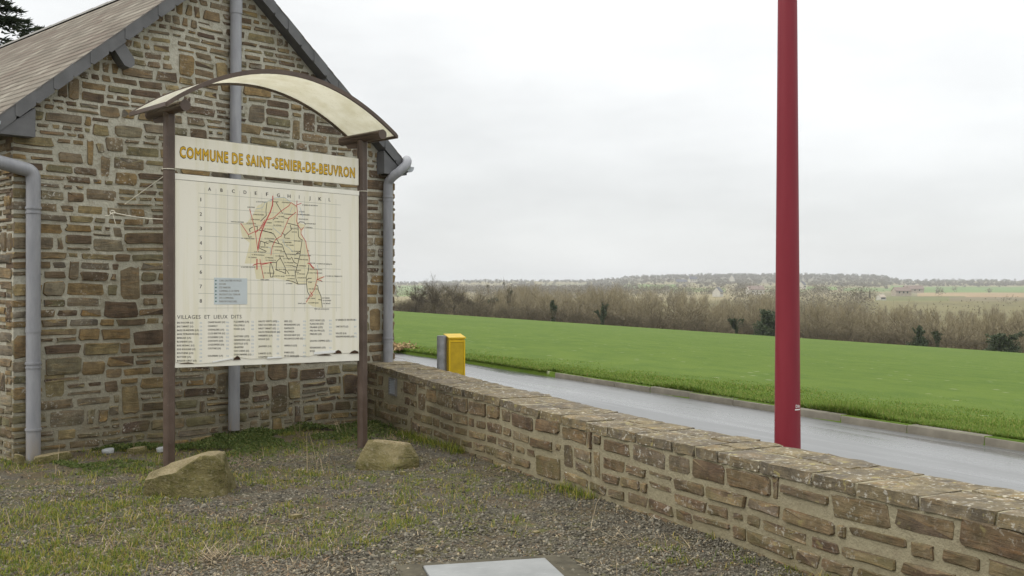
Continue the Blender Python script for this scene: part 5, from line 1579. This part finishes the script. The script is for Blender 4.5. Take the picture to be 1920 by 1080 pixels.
cottage('pale stone farmhouse with low sheds beside the far white house', 1277, 531.5, 1750, 9, 4, 3, 3.6, 5, 'farstone', 'farslate')
cottage('white gable end on the distant hill above the reddish roofed house', 1373, 526.5, 1950, 5.5, 4.4, 5, 6.5, 70, 'farwall', 'farslate')
cottage('pale house peeping past the right edge of the lamp post', 1504, 540, 1150, 3.6, 3.2, 3.8, 3.4, 50, 'farwall', 'farslate')
cottage('pinkish roofed stone farm among trees on the right hillside', 1690, 552, 820, 6.5, 3.4, 2.8, 2.6, 10, 'farstone', 'farred', 'farmhouse')
cottage('farm building with a long pale roof, upper one on the right hillside', 1712, 547, 1050, 9.5, 4, 3.0, 3.0, 6, 'farstone', 'farred', 'farmhouse')
cottage('small pale barn low in the trees on the right hillside', 1652, 563, 700, 2.4, 2.2, 2.0, 1.6, 25, 'farwall', 'farstone', 'barn')
for (px, yt, Yd, lab) in ((1614,545,800,'left of two dark pointed evergreens by the right hillside farm'),(1631,549,800,'right of two dark pointed evergreens by the right hillside farm')):
    zb = land_z(px, Yd); zt = EYE-(yt-540)/F*Yd; h = zt-zb
    t = tag(empty('cypress_tree', ((px-960)/F*Yd, Yd, zb)), lab, 'tree', 'pointed evergreens by the far farm')
    n_ = 500; f_ = rf.random(n_)**1.4; an_ = rf.uniform(0,6.28,n_); rd = (1-f_)*h*.2*np.sqrt(rf.random(n_))
    v, q_ = leaf_cloud(np.stack([np.cos(an_)*rd, np.sin(an_)*rd, h*(.06+.94*f_)], -1), 1, .5, rf, .6)
    mesh_tris('crown', v, q_, M['fir'], t)
    MB().tube([(0,0,-.3),(0,0,h*.5)], [.3,.15], 8).build('trunk', M['bark'], t)

# conifers behind the house
def fir(label, px, ytop, Yd, spread, seed, nb=46, base=0.0, jitter=.2):
    rr = random.Random(seed); rn = np.random.default_rng(seed)
    zt = EYE-(ytop-540)/F*Yd
    t = tag(empty('fir_tree', ((px-960)/F*Yd, Yd, 0)), label, 'tree', 'conifers behind the stone house')
    MB().tube([(0,0,-.2),(.05,0,zt*.5),(0,0,zt*.98)], [.22,.14,.03], 10).build('trunk', M['bark'], t, smooth=True)
    Cc, D = [], []; bm_ = MB()
    for k in range(nb):
        f_ = rr.uniform(.12, .99); z = zt*f_; ln = spread*(1-f_)**.75*rr.uniform(.7,1.25) + .25; a = rr.uniform(0, 6.28)
        d = Vector((math.cos(a), math.sin(a), rr.uniform(-.05,.3)))
        pts = [Vector((0,0,z)) + d*ln*s_ + Vector((0,0,-.22*ln*s_*s_)) for s_ in (0,.35,.7,1.0)]
        bm_.tube(pts, [.03,.022,.014,.006], 4, False)
        for s_ in np.linspace(.15, 1.0, int(16*ln)+6):
            p_ = Vector((0,0,z)) + d*ln*s_ + Vector((0,0,-.22*ln*s_*s_))
            for _ in range(11):
                w_ = (1.05-s_)*ln*.42 + .07
                sd_ = Vector((-d.y, d.x, 0))*rr.gauss(0, w_*.5)
                Cc.append(p_ + sd_ + Vector((rr.gauss(0,.03), rr.gauss(0,.03), -abs(rr.gauss(0,.05)) - .12*abs(sd_.length))))
                D.append((d*.8 + sd_*1.2 + Vector((rr.gauss(0,.3), rr.gauss(0,.3), rr.gauss(0,.3)))).normalized())
    bm_.build('limb', M['bark'], t)['kind'] = 'stuff'
    Cc, D = np.array([tuple(c) for c in Cc]), np.array([tuple(c) for c in D]); n_ = len(Cc)
    o_ = np.cross(D, rn.normal(size=(n_,3))); o_ /= np.linalg.norm(o_, axis=1, keepdims=True)
    l_ = rn.uniform(.08,.17,n_)[:,None]; w_ = l_*.14
    V = np.stack([Cc-o_*w_, Cc+D*l_, Cc+o_*w_], 1).reshape(-1,3)
    mesh_tris('crown', V, np.arange(n_*3).reshape(-1,3), M['fir'], t)
    return t
fir('dark drooping conifer standing behind the roof at the top left', -24, -190, 24, 2.5, 5, 130)
fir('small conifer top showing just over the ridge of the stone house', 66, 38, 30, 1.3, 9, 90)
nb = tag(empty('neighbour_house', (-15.0, 26, 0), R(46)), 'grey slate roof corner of another house behind the conifer', 'house')
MB().box((-6,0,0),(0,9,6.4)).build('wall', M['farstone'], nb)
nbz = 7.0
MB().add([(-3,-.3,9.9),(.35,-.3,7.0),(-6.3,-.3,7.0),(-3,9,9.9),(.35,9,7.0),(-6.3,9,7.0),(-3,-.3,9.7),(.35,-.3,6.8),(-6.3,-.3,6.8),(-3,9,9.7),(.35,9,6.8),(-6.3,9,6.8)],
         [(0,1,4,3),(0,3,5,2),(6,9,10,7),(6,8,11,9),(0,6,7,1),(0,2,8,6),(3,4,10,9),(3,9,11,5),(1,7,10,4),(2,5,11,8)]).build('roof', M['slate'], nb)

# ------------------------------------------------------------------ haze over the valley
HZ = NM('valley_haze')
HZ.t.nodes.remove(HZ.b)
pv = HZ.t.nodes.new('ShaderNodeVolumePrincipled')
pv.inputs['Color'].default_value = (.93,.95,.97,1)
pv.inputs['Density'].default_value = .00017
pv.inputs['Anisotropy'].default_value = 0.2
HZ.t.links.new(pv.outputs[0], HZ.o.inputs['Volume'])
zmin = min(v_.co.z for v_ in hills.data.vertices) - 3
zmax = max(v_.co.z for v_ in hills.data.vertices) + 25
if True:
    tag(MB().box((-9000, -400, zmin-1), (9000, 5400, zmax)).build('haze', HZ.m), kind='stuff')
